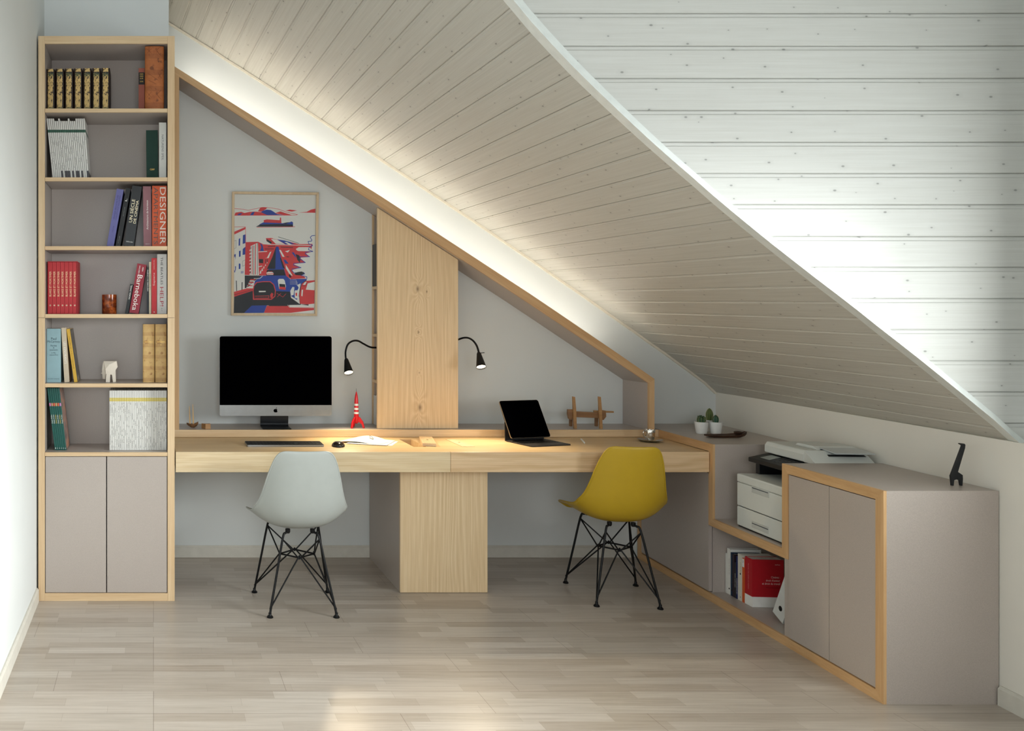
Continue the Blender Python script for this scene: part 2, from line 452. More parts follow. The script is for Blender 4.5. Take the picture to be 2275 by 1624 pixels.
# boarded dormer cheek, facing the camera
lower = [(F[k][0], F[k][1]) for k in range(len(F))]
def dyr(x): return interp([(600, 34), (1121, 27), (1314, 22), (1500, 17.5), (2275, 15)], x)
trimXZ = sorted([(PZ(y - dyr(x) - 4, YC), PX(x, YC)) for x, y in lower])    # z -> x on the cheek plane
trimXZ.insert(0, (trimXZ[0][0] - 0.4, trimXZ[0][1] + 0.45))
lines = [28.8, 101.5, 173.3, 244.7, 315.2, 384.8, 454.1, 525.2, 593.4, 662.8, 731.7, 801, 870.2, 939.6, 1009.0, 1078]
zl = [PZ(y, YC) for y in lines]
while zl[0] < ZT: zl.insert(0, zl[0] + 0.122)
bm = BM(); uv = bm.loops.layers.uv.new('UVMap')
for i in range(len(zl) - 1):
    zt, zb = zl[i], zl[i + 1]; h = zt - zb
    pr = [(0.0, 0.010), (0.022, 0.010), (0.03, 0.004), (0.125, 0.004), (0.15, 0.0), (0.985, 0.0), (1.0, 0.010)]
    for (t0, d0), (t1, d1) in zip(pr, pr[1:]):
        z0, z1 = zt - t0 * h, zt - t1 * h
        xa, xb = max(interp(trimXZ, z0), XL), max(interp(trimXZ, z1), XL)
        pts = [(xa, YC + d0, z0), (3.75, YC + d0, z0), (3.75, YC + d1, z1), (xb, YC + d1, z1)]
        f = quad(bm, pts)
        for lp, (xx, vv) in zip(f.loops, ((xa, t0), (3.75, t0), (3.75, t1), (xb, t1))): lp[uv].uv = (xx + i * 4.13, vv * 0.98 + i)
struct('wall_dormer_cheek', bm, M['cheek'], recalc=False)
# white corner batten along the edge between the slope and the cheek
bm = BM()
e0, e1, e2, e3 = [], [], [], []
tl = [(2300, 1027)] + lower
for x, y in tl:
    d = dyr(x)
    e0.append(P(x, y + 1, YF)); e1.append(P(x, y - d, YC - 0.035)); e2.append(P(x, y - 2 * d + 1, YC - 0.012)); e3.append(P(x, y - 2 * d + 1, YC + 0.05))
rows = [[bm.verts.new(p) for p in r] for r in (e0, e1, e2, e3)]
for ra, rb in ((0, 1), (1, 2), (2, 3), (3, 0)):
    for i in range(len(tl) - 1): bm.faces.new((rows[ra][i], rows[ra][i + 1], rows[rb][i + 1], rows[rb][i]))
struct('trim_1', bm, M['trim'])

# ------------------------------------------------------------------ tall bookcase
SH = [2.556, 2.1986, 1.8416, 1.4888, 1.1285, 0.771]     # shelf tops
bx0, bx1, btop = -0.598, 0.110, 2.932
bc = thing('bookcase', 'tall oak-edged taupe bookcase with two doors against the left wall', 'bookcase', (-0.244, 4.655, 0))
bm = BM()
box(bm, bx0, bx0 + 0.033, 4.51, 4.815, 0, btop); box(bm, bx1 - 0.036, bx1, 4.51, 4.815, 0, btop)
box(bm, bx0 + 0.034, bx1 - 0.037, 4.51, 4.815, btop - 0.04, btop); box(bm, bx0 + 0.034, bx1 - 0.037, 4.51, 4.815, 0, 0.04)
box(bm, bx0 + 0.034, bx1 - 0.037, 4.80, 4.815, 0.04, btop - 0.04)
obj('carcass', bm, M['taupe'], bc, True)
zs = PZ(706, 4.5)
for xa, xb in ((bx0, bx0 + 0.034), (bx1 - 0.037, bx1)):
    for za, zb in ((0.0, zs - 0.0008), (zs + 0.0008, btop)): obj('stile', boxm(xa, xb, 4.498, 4.51, za, zb), M['oakz'], bc, True, bevel=0.001)
for z in (btop - 0.04, 0): obj('rail', boxm(bx0 + 0.034, bx1 - 0.037, 4.498, 4.51, z, z + 0.04), M['oakx'], bc, True, bevel=0.001)
for z in SH:
    s = obj('shelf', boxm(bx0 + 0.035, bx1 - 0.038, 4.512, 4.80, z - 0.02, z), M['taupe'], bc, True)
    obj('shelf_edging', boxm(bx0 + 0.035, bx1 - 0.038, 4.50, 4.512, z - 0.02, z), M['oakx'], s, True, bevel=0.0008, label='oak shelf edge')
zd = SH[-1] - 0.02
for xa, xb in ((bx0 + 0.037, -0.2460), (-0.2410, bx1 - 0.040)):
    obj('door', boxm(xa, xb, 4.502, 4.52, 0.043, zd - 0.003), M['taupe'], bc, True, bevel=0.0008)

# ------------------------------------------------------------------ alcove frame round the desk wall
YA = 5.03
UP = [(380, 142.5), (387.7, 147.4), (525, 235), (726.8, 361), (850, 438.5), (1014, 546), (1187, 659), (1350, 769.7), (1454.2, 841.8)]
LO = [(380, 159), (398, 170.7), (525, 253), (636, 324.7), (689, 360), (850, 462.5), (1014, 568.5), (1187, 681.5), (1350, 790.8), (1440, 850.7)]
xs_up = [(PX(x, YA), PZ(y, YA)) for x, y in UP]; xs_lo = [(PX(x, YA), PZ(y, YA)) for x, y in LO]
def zup(X): return interp(xs_up, X)
def zlo(X): return interp(xs_lo, X)
af = thing('alcove_surround', 'sloping oak and taupe frame with a low ledge boxing in the wall above the desk', 'shelf', (1.5, 5.17, 0.773))
xr = 2.907
def slope_part(bm, y0, y1):
    xs = [0.108 + (2.873 - 0.108) * i / 16 for i in range(17)]
    top = [(x, zup(x)) for x in xs] + [(xr, zup(xr))]; bot = [(x, zlo(x)) for x in xs] + [(xr, zup(xr) - 0.001)]
    for (a, b), (c, d) in zip(zip(top, top[1:]), zip(bot, bot[1:])):
        prism(bm, [c, d, b, a], lambda p: v(p[0], y0, p[1]), lambda p: v(p[0], y1, p[1]))
    bmesh.ops.remove_doubles(bm, verts=bm.verts, dist=1e-5)
    return bm
sb = obj('sloped_board', slope_part(BM(), YA + 0.012, YB - 0.002), M['taupe'], af, True)
oak_beam = oak('oak_beam', 'x', (216, 182, 140), (190, 150, 106), 0.42, -33.3)
obj('edging', slope_part(BM(), YA, YA + 0.012), oak_beam, sb, True, label='oak front edge')
for xa, xb, zt in ((0.108, 0.149, None), (2.873, xr, None)):
    def up(bm, y0, y1):
        prism(bm, [(xa, 0.816), (xb, 0.816), (xb, zlo(xb) if xa < 1 else zup(xr) - 0.002), (xa, zlo(xa))], lambda p: v(p[0], y0, p[1]), lambda p: v(p[0], y1, p[1])); return bm
    u = obj('upright', up(BM(), YA + 0.012, YB - 0.002), M['taupe'], af, True)
    obj('edging', up(BM(), YA, YA + 0.012), oak('oak_upright', 'z', (218, 184, 142), (196, 158, 114)), u, True, label='oak front edge')
lg = obj('ledge', boxm(0.108, 2.9305, YA + 0.012, YB - 0.002, 0.7745, 0.816), M['taupe'], af, True)
obj('edging', boxm(0.108, 2.9305, YA, YA + 0.012, 0.7745, 0.816), M['oakx'], lg, True, label='oak front edge', bevel=0.001)
# hidden strip light lying on top of the sloped board
bm = BM()
for i in range(20):
    xa, xb = 0.155 + (2.66 - 0.155) * i / 20, 0.155 + (2.66 - 0.155) * (i + 1) / 20
    prism(bm, [(0, 0.004), (0.012, 0.004), (0.012, 0.012), (0, 0.012)], lambda p: v(xa, YB - 0.16 + p[0], zup(xa) + p[1]), lambda p: v(xb, YB - 0.16 + p[0], zup(xb) + p[1]))
tag(obj('strip_light', bm, emit('warm_led', (1.0, 0.96, 0.86, 1), 31)), 'thin glowing strip light lying along the top of the sloping oak frame', 'light')

# ------------------------------------------------------------------ shelf column in the middle of the alcove
col = thing('shelf_column', 'tall shelf column with a figured oak front panel under the slope', 'shelf', (1.5475, 5.2, 0.816))
cx0, cx1 = 1.311, 1.784
figc = oak_figure('oak_column', 0.0045, (226, 200, 162), (207, 176, 135), [(x - 1.5475, PZ(y, 5.08) - 0.816, r) for x, y, r in ((1.552, 738, 0.012), (1.556, 828, 0.006), (1.546, 642, 0.022), (1.560, 905, 0.026), (1.60, 648, 0.010))])
bm = BM()
prism(bm, [(cx0, 0.817), (cx1, 0.817), (cx1, zlo(cx1) - 0.002), (cx0, zlo(cx0) - 0.002)], lambda p: v(p[0], 5.075, p[1]), lambda p: v(p[0], 5.097, p[1]))
fp = obj('front_panel', bm, figc, col, True, bevel=0.0015)
fp.parent = col
def colbox(x0, x1, y0, y1, z0, z1=None):
    bm = BM()
    prism(bm, [(x0, z0), (x1, z0), (x1, z1 if z1 else zlo(x1) - 0.003), (x0, z1 if z1 else zlo(x0) - 0.003)], lambda p: v(p[0], y0, p[1]), lambda p: v(p[0], y1, p[1])); return bm
obj('side_panel', colbox(1.756, 1.776, 5.098, YB - 0.003, 0.817), M['taupe'], col, True)
obj('side_panel', colbox(1.545, 1.56, 5.098, YB - 0.003, 0.817), M['taupe'], col, True)
obj('back_stile', colbox(1.337, 1.3475, YB - 0.016, YB - 0.003, 0.817), M['oakz'], col, True)
obj('back_panel', colbox(1.348, 1.544, YB - 0.014, YB - 0.003, 0.817), M['taupe'], col, True)
for yy in (634, 740, 843):
    z = PZ(yy + 2, 5.2)
    obj('shelf', boxm(1.337, 1.544, 5.098, YB - 0.017, z - 0.017, z), M['oakx'], col, True)

# ------------------------------------------------------------------ desk
desk = thing('desk', 'long built-in oak desk with a thick front edge along the wall', 'desk', (1.5, 4.76, 0.668))
dz0, dz1 = 0.668, 0.773
bm = BM()
def fXd(Y): return 2.516 + 0.0826 * Y + 0.0030
xsd = [0.115, 1.402, 1.47, 2.874]; ysd = [4.5125, 4.67, 4.948, 5.29]
for i in range(3):
    for j in range(3):
        x0, x1, y0, y1 = xsd[i], xsd[i + 1], ysd[j], ysd[j + 1]
        z = dz1 - 0.05 if (i, j) == (1, 1) else dz1
        e0, e1 = (fXd(y0), fXd(y1)) if i == 2 else (x1, x1)
        quad(bm, [(x0, y0, z), (e0, y0, z), (e1, y1, z), (x0, y1, z)])
x0, x1, y0, y1 = 1.402, 1.47, 4.67, 4.948
for a, b in (((x0, y0), (x1, y0)), ((x1, y0), (x1, y1)), ((x1, y1), (x0, y1)), ((x0, y1), (x0, y0))):
    quad(bm, [(a[0], a[1], dz1), (b[0], b[1], dz1), (b[0], b[1], dz1 - 0.05), (a[0], a[1], dz1 - 0.05)])
x0, x1, y0, y1 = xsd[0], xsd[-1], ysd[0], ysd[-1]
x2 = fXd(y1); x1 = fXd(y0)
quad(bm, [(x0, y0, dz0), (x0, y1, dz0), (x2, y1, dz0), (x1, y0, dz0)])
for a, b in (((x0, y0), (x1, y0)), ((x1, y0), (x2, y1)), ((x2, y1), (x0, y1)), ((x0, y1), (x0, y0))):
    quad(bm, [(a[0], a[1], dz0), (b[0], b[1], dz0), (b[0], b[1], dz1), (a[0], a[1], dz1)])
bmesh.ops.remove_doubles(bm, verts=bm.verts, dist=1e-5)
oak_top = oak('oak_top', 'x', (220, 195, 154), (198, 167, 122), 0.38)
obj('desktop', bm, oak_top, desk, True)
def apron_mat(nm, xc, light, dark):
    t = NT(nm)
    tc = t.n('ShaderNodeTexCoord'); sp = t.n('ShaderNodeSeparateXYZ'); t.l(tc.outputs['Object'], sp.inputs[0])
    n1 = t.noise(t.coord('Object', (1.3, 1, 6)), 1, 2, 0.5); n2 = t.noise(t.coord('Object', (2.2, 20, 130)), 1, 4, 0.55)
    f = t.math('ADD', t.math('MULTIPLY', sp.outputs[2], 14), t.math('MULTIPLY', n1, 3.0))
    s = t.math('ADD', t.math('MULTIPLY', t.math('SINE', t.math('MULTIPLY', f, 11)), 0.12), n2)
    f3 = t.noise(t.coord('Object', (7, 30, 330)), 1, 2, 0.6)
    c = t.ramp(s, [(0.2, rgb(*dark)), (0.8, rgb(*light))])
    c = t.mix(t.ramp(f3, [(0.35, (0, 0, 0, 1)), (0.6, (1, 1, 1, 1))]), t.mix(0.12, c, rgb(140, 100, 62)), c)
    t.base(c); return t.fin(0.42, 0, 0.35)
xm = PX(1001, 4.5)
obj('apron', boxm(0.115, xm - 0.0006, 4.498, 4.512, dz0, dz1), apron_mat('oak_apron_a', 0.6, (224, 205, 170), (206, 181, 141)), desk, True, bevel=0.002)
obj('apron', boxm(xm + 0.0006, 2.8845, 4.498, 4.512, dz0, dz1), apron_mat('oak_apron_b', 2.2, (224, 196, 158), (202, 168, 126)), desk, True, bevel=0.002)
hl = obj('hatch_lid', boxm(1.665, 1.733, 4.675, 4.945, dz1 + 0.0002, dz1 + 0.0016), M['oaky'], desk, True)
obj('finger_hole', lathe(BM(), [(0.006, 0.0017), (0.006, 0.002)], 16, (1.70, 4.82, dz1)), M['gap'], hl, True)
lid = thing('hatch_lid', 'loose oak cable hatch lid lying askew beside the open slot', 'lid', (1.523, 4.82, dz1), (0, 0, R(-13)))
obj('lid_board', boxm(-0.036, 0.036, -0.135, 0.135, 0.0003, 0.016), M['oaky'], lid, bevel=0.001)
obj('finger_hole', lathe(BM(), [(0.006, 0.0162), (0.006, 0.0167)], 16, (0, 0, 0)), M['gap'], lid)

# pedestal under the desk
ped = thing('desk_pedestal', 'oak-fronted taupe pedestal standing on the floor under the middle of the desk', 'cabinet', (1.55, 4.96, 0))
figp = oak_figure('oak_pedestal', 0.035, (226, 203, 167), (206, 178, 138), [])
obj('front_panel', boxm(1.317, 1.783, 4.626, 4.646, 0.002, 0.664), figp, ped, True, bevel=0.0015)
obj('body', boxm(1.319, 1.781, 4.647, 5.292, 0.0, 0.664), M['taupe'], ped, True)

# ------------------------------------------------------------------ sideboard along the right wall
def fX(Y): return 2.516 + 0.0826 * Y
def sbox(bm, Y0, Y1, b0, b1, z0, z1):
    def q(p):
        Y, b = p
        return (wallX(Y) - 0.004) if b is None else fX(Y) + b
    prism(bm, [(Y0, b0), (Y1, b0), (Y1, b1), (Y0, b1)], lambda p: v(q(p), p[0], z0), lambda p: v(q(p), p[0], z1)); return bm
sd = thing('sideboard', 'stepped taupe sideboard with a zigzag oak edge along the low right wall', 'cabinet', (3.05, 4.3, 0))
oak_s = oak('oak_side', 'y', (216, 178, 132), (192, 152, 106)); oak_sz = oak('oak_side_z', 'z', (216, 178, 132), (192, 152, 106))
E = 0.012
def edge(segs, mat):
    for pts in segs:
        obj('edging', prism(BM(), pts, lambda p: v(fX(p[0]), p[0], p[1]), lambda p: v(fX(p[0]) + E, p[0], p[1])), mat, sd, True, label='oak front edge')
# each segment mitred at its corners, (Y, z)
edge([[(5.031, 0.7738), (5.031, 0.816), (4.474, 0.816), (4.512, 0.776)],
      [(4.512, 0.392), (4.474, 0.432), (3.917, 0.432), (3.877, 0.392)],
      [(3.877, 0.776), (3.917, 0.816), (3.313, 0.816), (3.354, 0.776)],
      [(5.29, 0.0), (5.29, 0.04), (3.354, 0.04), (3.313, 0.0)]], oak_s)
edge([[(4.512, 0.392), (4.512, 0.776), (4.474, 0.816), (4.474, 0.432)],
      [(3.877, 0.392), (3.877, 0.776), (3.917, 0.816), (3.917, 0.432)],
      [(3.354, 0.04), (3.354, 0.776), (3.313, 0.816), (3.313, 0.0)],
      [(5.25, 0.04), (5.29, 0.04), (5.29, 0.66), (5.25, 0.66)]], oak_sz)
bm = BM()
sbox(bm, 4.474, 5.306, E, None, 0.780, 0.816)
obj('top_panel', bm, M['taupe'], sd, True)
obj('top_panel', sbox(BM(), 3.3132, 3.917, E, None, 0.780, 0.816), M['taupe'], sd, True)
for y0, y1, b0, z0, z1 in ((4.474, 4.512, E, 0.432, 0.780), (3.877, 3.917, E, 0.04, 0.780), (3.3132, 3.335, E, 0.0, 0.780), (4.516, 4.530, 0.024, 0.04, 0.392), (5.27, 5.29, E, 0.04, 0.78)):
    obj('side_panel', sbox(BM(), y0, y1, b0, None, z0, z1), M['taupe'], sd, True)
obj('niche_shelf', sbox(BM(), 3.917, 4.512, E, None, 0.392, 0.432), M['taupe'], sd, True)
obj('bottom_panel', sbox(BM(), 3.335, 5.27, E, None, 0.002, 0.04), M['taupe'], sd, True)
for a, b in ((3.358, 3.6135), (3.6165, 3.873)):
    obj('door', sbox(BM(), a, b, 0.003, 0.021, 0.045, 0.772), M['taupe'], sd, True)
obj('door', sbox(BM(), 4.516, 5.246, 0.003, 0.021, 0.046, 0.66), M['taupe'], sd, True)

# ------------------------------------------------------------------ chairs
def smooth_shell(rows, ncol=9):
    bm = BM(); grid = []
    for (y, z, hw, curl, ny, nz, pw) in rows:
        r = []
        for j in range(ncol):
            s = -1 + 2 * j / (ncol - 1)
            e = curl * abs(s) ** pw
            r.append(bm.verts.new((hw * s, y + ny * e, z + nz * e)))
        grid.append(r)
    for a, b in zip(grid, grid[1:]):
        for j in range(ncol - 1): bm.faces.new((a[j], a[j + 1], b[j + 1], b[j]))
    return bm
SHELL = [  # y, z, half width, edge curl, curl direction (y, z), power
    (-0.262, 0.823, 0.098, 0.010, 1, 0.1, 2), (-0.264, 0.818, 0.122, 0.014, 1, 0.1, 2), (-0.263, 0.800, 0.139, 0.022, 1, 0.05, 2), (-0.258, 0.765, 0.156, 0.032, 1, 0, 2.2),
    (-0.245, 0.700, 0.176, 0.045, 1, 0, 2.4), (-0.230, 0.635, 0.191, 0.056, 1, 0, 2.5), (-0.214, 0.570, 0.207, 0.066, 1, 0.1, 2.6),
    (-0.196, 0.515, 0.222, 0.080, 0.9, 0.35, 2.6), (-0.168, 0.464, 0.231, 0.092, 0.72, 0.70, 2.7), (-0.120, 0.424, 0.233, 0.096, 0.3, 0.95, 2.8),
    (-0.055, 0.405, 0.236, 0.090, 0.05, 1, 2.8), (0.02, 0.402, 0.242, 0.082, 0, 1, 2.8), (0.09, 0.408, 0.245, 0.068, 0, 1, 2.8),
    (0.155, 0.421, 0.243, 0.046, 0, 1, 2.8), (0.205, 0.430, 0.234, 0.022, 0, 1, 2.8), (0.235, 0.426, 0.200, 0.008, 0, 1, 2.8), (0.246, 0.412, 0.170, 0.0, 0, 1, 2.8)]
def chair(label, loc, rz, mat, sx=1.0):
    t = thing('shell_chair', label, 'chair', loc, (0, 0, R(rz)), 'shell chairs at the desk')
    t.scale = (sx, 1, 1)
    sh = obj('seat_shell', smooth_shell(SHELL, 11), mat, t, smooth=180, recalc=False)
    su = sh.modifiers.new('smooth', 'SUBSURF'); su.levels = 2; su.render_levels = 2
    dg = bpy.context.evaluated_depsgraph_get(); dg.update()
    ev = sh.evaluated_get(dg); em = ev.to_mesh(); eb = BM(); eb.from_mesh(em); ev.to_mesh_clear()
    edges = [e for e in eb.edges if e.is_boundary]; nxt = {}
    for e in edges:
        for p, q in ((e.verts[0], e.verts[1]), (e.verts[1], e.verts[0])): nxt.setdefault(p, []).append(q)
    start = cur = edges[0].verts[0]; prev = None; pts = []
    while True:
        pts.append(cur.co.copy()); c2 = [q for q in nxt[cur] if q is not prev][0]; prev, cur = cur, c2
        if cur is start: break
    pts.append(pts[0]); pts.append(pts[1]); eb.free()
    sh.modifiers.remove(su)
    su = sh.modifiers.new('smooth', 'SUBSURF'); su.levels = 2; su.render_levels = 2
    so = sh.modifiers.new('thick', 'SOLIDIFY'); so.thickness = 0.006; so.offset = 0
    obj('rim', tube(BM(), pts, 0.0043, 8), mat, sh, smooth=180)
    feet = {'nl': (-0.163, -0.185), 'nr': (0.163, -0.185), 'fl': (-0.195, 0.195), 'fr': (0.195, 0.195)}
    mounts = {'nl': (-0.062, -0.095, 0.398), 'nr': (0.062, -0.095, 0.398), 'fl': (-0.105, 0.11, 0.405), 'fr': (0.105, 0.11, 0.405)}
    nodes = {'n': (0.0, -0.075), 'f': (0.0, 0.08), 'l': (-0.088, 0.0), 'r': (0.088, 0.0)}
    zn = 0.262; blk = M['black']; tops = {}
    for k, (fx, fy) in feet.items():
        m = Vector(mounts[k]); f = Vector((fx, fy, 0.018)); out = Vector((fx, fy, 0)) - Vector((m.x, m.y, 0)); out.normalize()
        bend = m + out * 0.035 + Vector((0, 0, -0.012)); tops[k] = bend + (f - bend) * 0.05
        lg = obj('leg', tube(BM(), spline([m, m + out * 0.018 + Vector((0, 0, -0.003)), bend + (f - bend) * 0.03, f.lerp(bend, 0.5), f], 5), 0.0058, 10), blk, t, smooth=60)
        obj('glide', lathe(BM(), [(0.015, 0.0), (0.016, 0.004), (0.011, 0.010), (0.0075, 0.013), (0.0075, 0.024)], 16, (fx, fy, 0)), blk, lg, smooth=50)
        obj('mount', lathe(BM(), [(0.009, -0.004), (0.0125, 0.003), (0.0125, 0.017)], 14, (m.x, m.y, m.z - 0.002)), blk, lg, smooth=50)
    pairs = {'n': ('nl', 'nr'), 'f': ('fl', 'fr'), 'l': ('nl', 'fl'), 'r': ('nr', 'fr')}
    for k, (nx, ny) in nodes.items():
        nd = Vector((nx, ny, zn)); a, b = pairs[k]
        fa, fb = (Vector((*feet[q], 0.040)) for q in (a, b)); ma, mb = tops[a], tops[b]
        side = (fb - fa).normalized() * 0.006
        mat_b = blk
        obj('brace', tube(BM(), spline([fa, nd.lerp(fa, 0.06) - side, nd + Vector((0, 0, 0.004)), nd.lerp(fb, 0.06) + side, fb], 4), 0.0038, 8), mat_b, t, smooth=60)
        obj('brace', tube(BM(), spline([ma, nd.lerp(ma, 0.06) - side, nd - Vector((0, 0, 0.004)), nd.lerp(mb, 0.06) + side, mb], 4), 0.0038, 8), mat_b, t, smooth=60)
    ring = [Vector((*nodes[q], zn)) for q in 'nrfl']
    obj('ring_stretcher', tube(BM(), [ring[0], ring[1], ring[2], ring[3], ring[0]], 0.0045, 8), blk, t, smooth=60)
    return t
chair('white moulded shell chair on black wire legs, drawn up to the desk below the computer', (0.735, 4.44, 0), 0, plain(168, 173, 169, 0.38, 0, 0.4, 0.015))
chair('mustard yellow moulded shell chair on black wire legs at the right end of the desk', (2.433, 4.578, 0), -8, plain(178, 147, 34, 0.38, 0, 0.4, 0.015), 0.93)

# ------------------------------------------------------------------ computer, keyboard, mouse, papers
def rrect(x0, x1, z0, z1, r, n=6):
    out = []
    for cx, cz, a0 in ((x1 - r, z0 + r, -90), (x1 - r, z1 - r, 0), (x0 + r, z1 - r, 90), (x0 + r, z0 + r, 180)):
        for i in range(n + 1):
            a = R(a0 + 90 * i / n); out.append((cx + r * math.cos(a), cz + r * math.sin(a)))
    return out
YM = 5.10
mx0, mx1, mz0, mz1 = PX(488, YM), PX(737, YM), PZ(924, YM), PZ(747, YM)
mw = mx1 - mx0; mh = mz1 - mz0
mon = thing('computer', 'large all-in-one computer with a black screen and grey aluminium chin on the ledge', 'computer', ((mx0 + mx1) / 2, YM, 0.8165))
zo = mz0 - 0.8165
yp = lambda y: (lambda p: v(p[0], y, p[1]))
case = obj('case', prism(BM(), rrect(-mw / 2, mw / 2, zo, zo + mh, 0.013), yp(0.001), yp(0.016)), M['alu'], mon, smooth=40)
bm = BM(); lathe(bm, [(0.05, 0), (0.16, 0.02), (0.24, 0.034), (0.245, 0.036)][::-1], 40, (0, 0, 0), 0, Matrix.Translation((0, 0.016, zo + mh / 2)) @ Matrix.Diagonal((1.15, 1, 0.75, 1)) @ Matrix.Rotation(R(90), 4, 'X') @ Matrix.Diagonal((1, 1, -1, 1)))
obj('back_cover', bm, M['alu'], mon, smooth=60)
zc = zo + (PZ(900, YM) - mz0)
scr = [p for p in rrect(-mw / 2 + 0.0003, mw / 2 - 0.0003, zc - 0.05, zo + mh - 0.0003, 0.013) if p[1] >= zc]
scr = [(mw / 2 - 0.0003, zc)] + scr + [(-mw / 2 + 0.0003, zc)]
obj('screen', prism(BM(), scr, yp(0.0), yp(0.0012)), M['screen'], mon, label='black glass screen')
# bitten-fruit mark on the chin
lz = (zo + zc) / 2 - 0.001
ap = []
for i in range(44):
    a = 2 * math.pi * i / 44
    r = 0.0118 * (1 + 0.05 * math.cos(2 * a)) - 0.0022 * math.exp(-((a - math.pi / 2) / 0.28) ** 2) - 0.0014 * math.exp(-((a - 1.5 * math.pi) / 0.25) ** 2)
    x, z = r * math.cos(a), r * math.sin(a) * 0.98
    d = math.hypot(x - 0.0137, z - 0.0015)
    if d < 0.0062:
        ang = math.atan2(z - 0.0015, x - 0.0137); x, z = 0.0137 + 0.0062 * math.cos(ang), 0.0015 + 0.0062 * math.sin(ang)
    ap.append((x, lz + z))
bm = BM(); prism(bm, ap, yp(-0.0004), yp(0.001))
leaf = [(0.0005 + 0.0068 * t, lz + 0.0112 + 0.008 * t + 0.0024 * math.sin(math.pi * t)) for t in [i / 8 for i in range(9)]] + [(0.0005 + 0.0068 * t, lz + 0.0112 + 0.008 * t - 0.0024 * math.sin(math.pi * t)) for t in [i / 8 for i in range(7, 0, -1)]]
prism(bm, leaf, yp(-0.0004), yp(0.001))
obj('logo', bm, M['screen'], mon)
prof = spline([v(0, 0.052, zo + 0.10), v(0, 0.050, zo + 0.04), v(0, 0.056, 0.040), v(0, 0.060, 0.016), v(0, 0.045, 0.007), v(0, 0.0, 0.0055), v(0, -0.062, 0.0045)], 5)
bm = BM(); sw = 0.083; rows = []
for p in prof: rows.append([bm.verts.new((x, p.y + o, p.z + q)) for x, o, q in ((-sw, 0, 0), (sw, 0, 0), (sw, 0.004, -0.0042), (-sw, 0.004, -0.0042))])
for a, b in zip(rows, rows[1:]):
    for i in range(4): bm.faces.new((a[i], a[(i + 1) % 4], b[(i + 1) % 4], b[i]))
bm.faces.new(rows[0]); bm.faces.new(rows[-1])
obj('stand', bm, M['dark'], mon, smooth=35)

kb = thing('keyboard', 'slim dark wired-size keyboard with number pad lying on the desk before the computer', 'keyboard', (0.712, 4.735, 0.7752), (R(1.2), 0, 0))
obj('tray', prism(BM(), rrect(-0.208, 0.208, -0.0625, 0.0625, 0.008), lambda p: v(p[0], p[1], 0), lambda p: v(p[0], p[1], 0.009)), M['alu'], kb, smooth=40)
obj('deck', prism(BM(), rrect(-0.2065, 0.2065, -0.061, 0.061, 0.007), lambda p: v(p[0], p[1], 0.009), lambda p: v(p[0], p[1], 0.0095)), M['dark'], kb)
bm = BM(); pitch = 0.0186
for r_ in range(6):
    y = -0.049 + r_ * 0.0195
    for c_ in range(22):
        x = -0.197 + c_ * 0.01876
        if r_ == 0 and 4 <= c_ <= 8:
            if c_ == 4: box(bm, x - 0.0083, x + 4 * 0.01876 + 0.0083, y - 0.0083, y + 0.0083, 0.0095, 0.0108)
            continue
        if c_ == 14 and r_ in (2, 3): continue
        box(bm, x - 0.0083, x + 0.0083, y - 0.0083, y + 0.0083 if r_ < 5 else y + 0.004, 0.0095, 0.0108)
k_ = obj('keys', bm, M['black'], kb); k_['kind'] = 'stuff'

ms = thing('mouse', 'small glossy dark computer mouse beside the papers', 'mouse', (1.002, 4.70, 0.7735), (0, 0, R(-8)))
def dome(bm, rx, ry, h, n=24, m=7):
    rings = []
    for j in range(m + 1):
        t = j / m * math.pi / 2
        rr, z = math.cos(t) ** 0.6 if j < m else 0.0, math.sin(t) * h
        rings.append((max(rr, 0.0), z))
    return lathe(bm, rings, n, mat=Matrix.Diagonal((rx, ry, 1, 1)))
obj('shell', dome(BM(), 0.034, 0.056, 0.024), plain(36, 29, 24, 0.12), ms, smooth=180)
obj('base', lathe(BM(), [(0.96, 0.0), (1.02, 0.002), (1.03, 0.007), (0.98, 0.010)], 24, mat=Matrix.Diagonal((0.034, 0.056, 1, 1))), M['dark'], ms, smooth=50)

def sheet(name, label, pts, z0, lift, mat, thick=0.0012, parent=None):
    """four corners a, b, c, d (world xy), lifted by lift(u, v)"""
    bm = BM(); n = 12; up, dn = [], []
    a, b, c, d = (Vector((p[0], p[1], 0)) for p in pts)
    for i in range(n + 1):
        ru, rd = [], []
        for j in range(n + 1):
            u_, v_ = i / n, j / n
            p = a.lerp(b, u_).lerp(d.lerp(c, u_), v_); p.z = z0 + lift(u_, v_)
            ru.append(bm.verts.new(p + Vector((0, 0, thick)))); rd.append(bm.verts.new(p))
        up.append(ru); dn.append(rd)
    for i in range(n):
        for j in range(n):
            bm.faces.new((up[i][j], up[i + 1][j], up[i + 1][j + 1], up[i][j + 1])); bm.faces.new((dn[i][j], dn[i][j + 1], dn[i + 1][j + 1], dn[i + 1][j]))
    for i in range(n):
        bm.faces.new((up[i][0], dn[i][0], dn[i + 1][0], up[i + 1][0])); bm.faces.new((up[i][n], up[i + 1][n], dn[i + 1][n], dn[i][n]))
        bm.faces.new((up[0][i], up[0][i + 1], dn[0][i + 1], dn[0][i])); bm.faces.new((up[n][i], dn[n][i], dn[n][i + 1], up[n][i + 1]))
    o = obj(name, bm, mat, smooth=60); tag(o, label, 'paper', 'loose papers on the desk'); return o
dp = 0.7732
sheet('paper_sheet', 'lowest white sheet of the loose stack, sticking out to the right', [(1.115, 4.765), (1.295, 4.705), (1.372, 4.86), (1.20, 4.93)], dp, lambda u, v_: 0.0, M['paper'])
sheet('paper_sheet', 'middle white sheet of the loose stack, edge showing at the front', [(1.06, 4.775), (1.265, 4.70), (1.345, 4.85), (1.16, 4.93)], dp + 0.002, lambda u, v_: 0.0005, M['paper'])
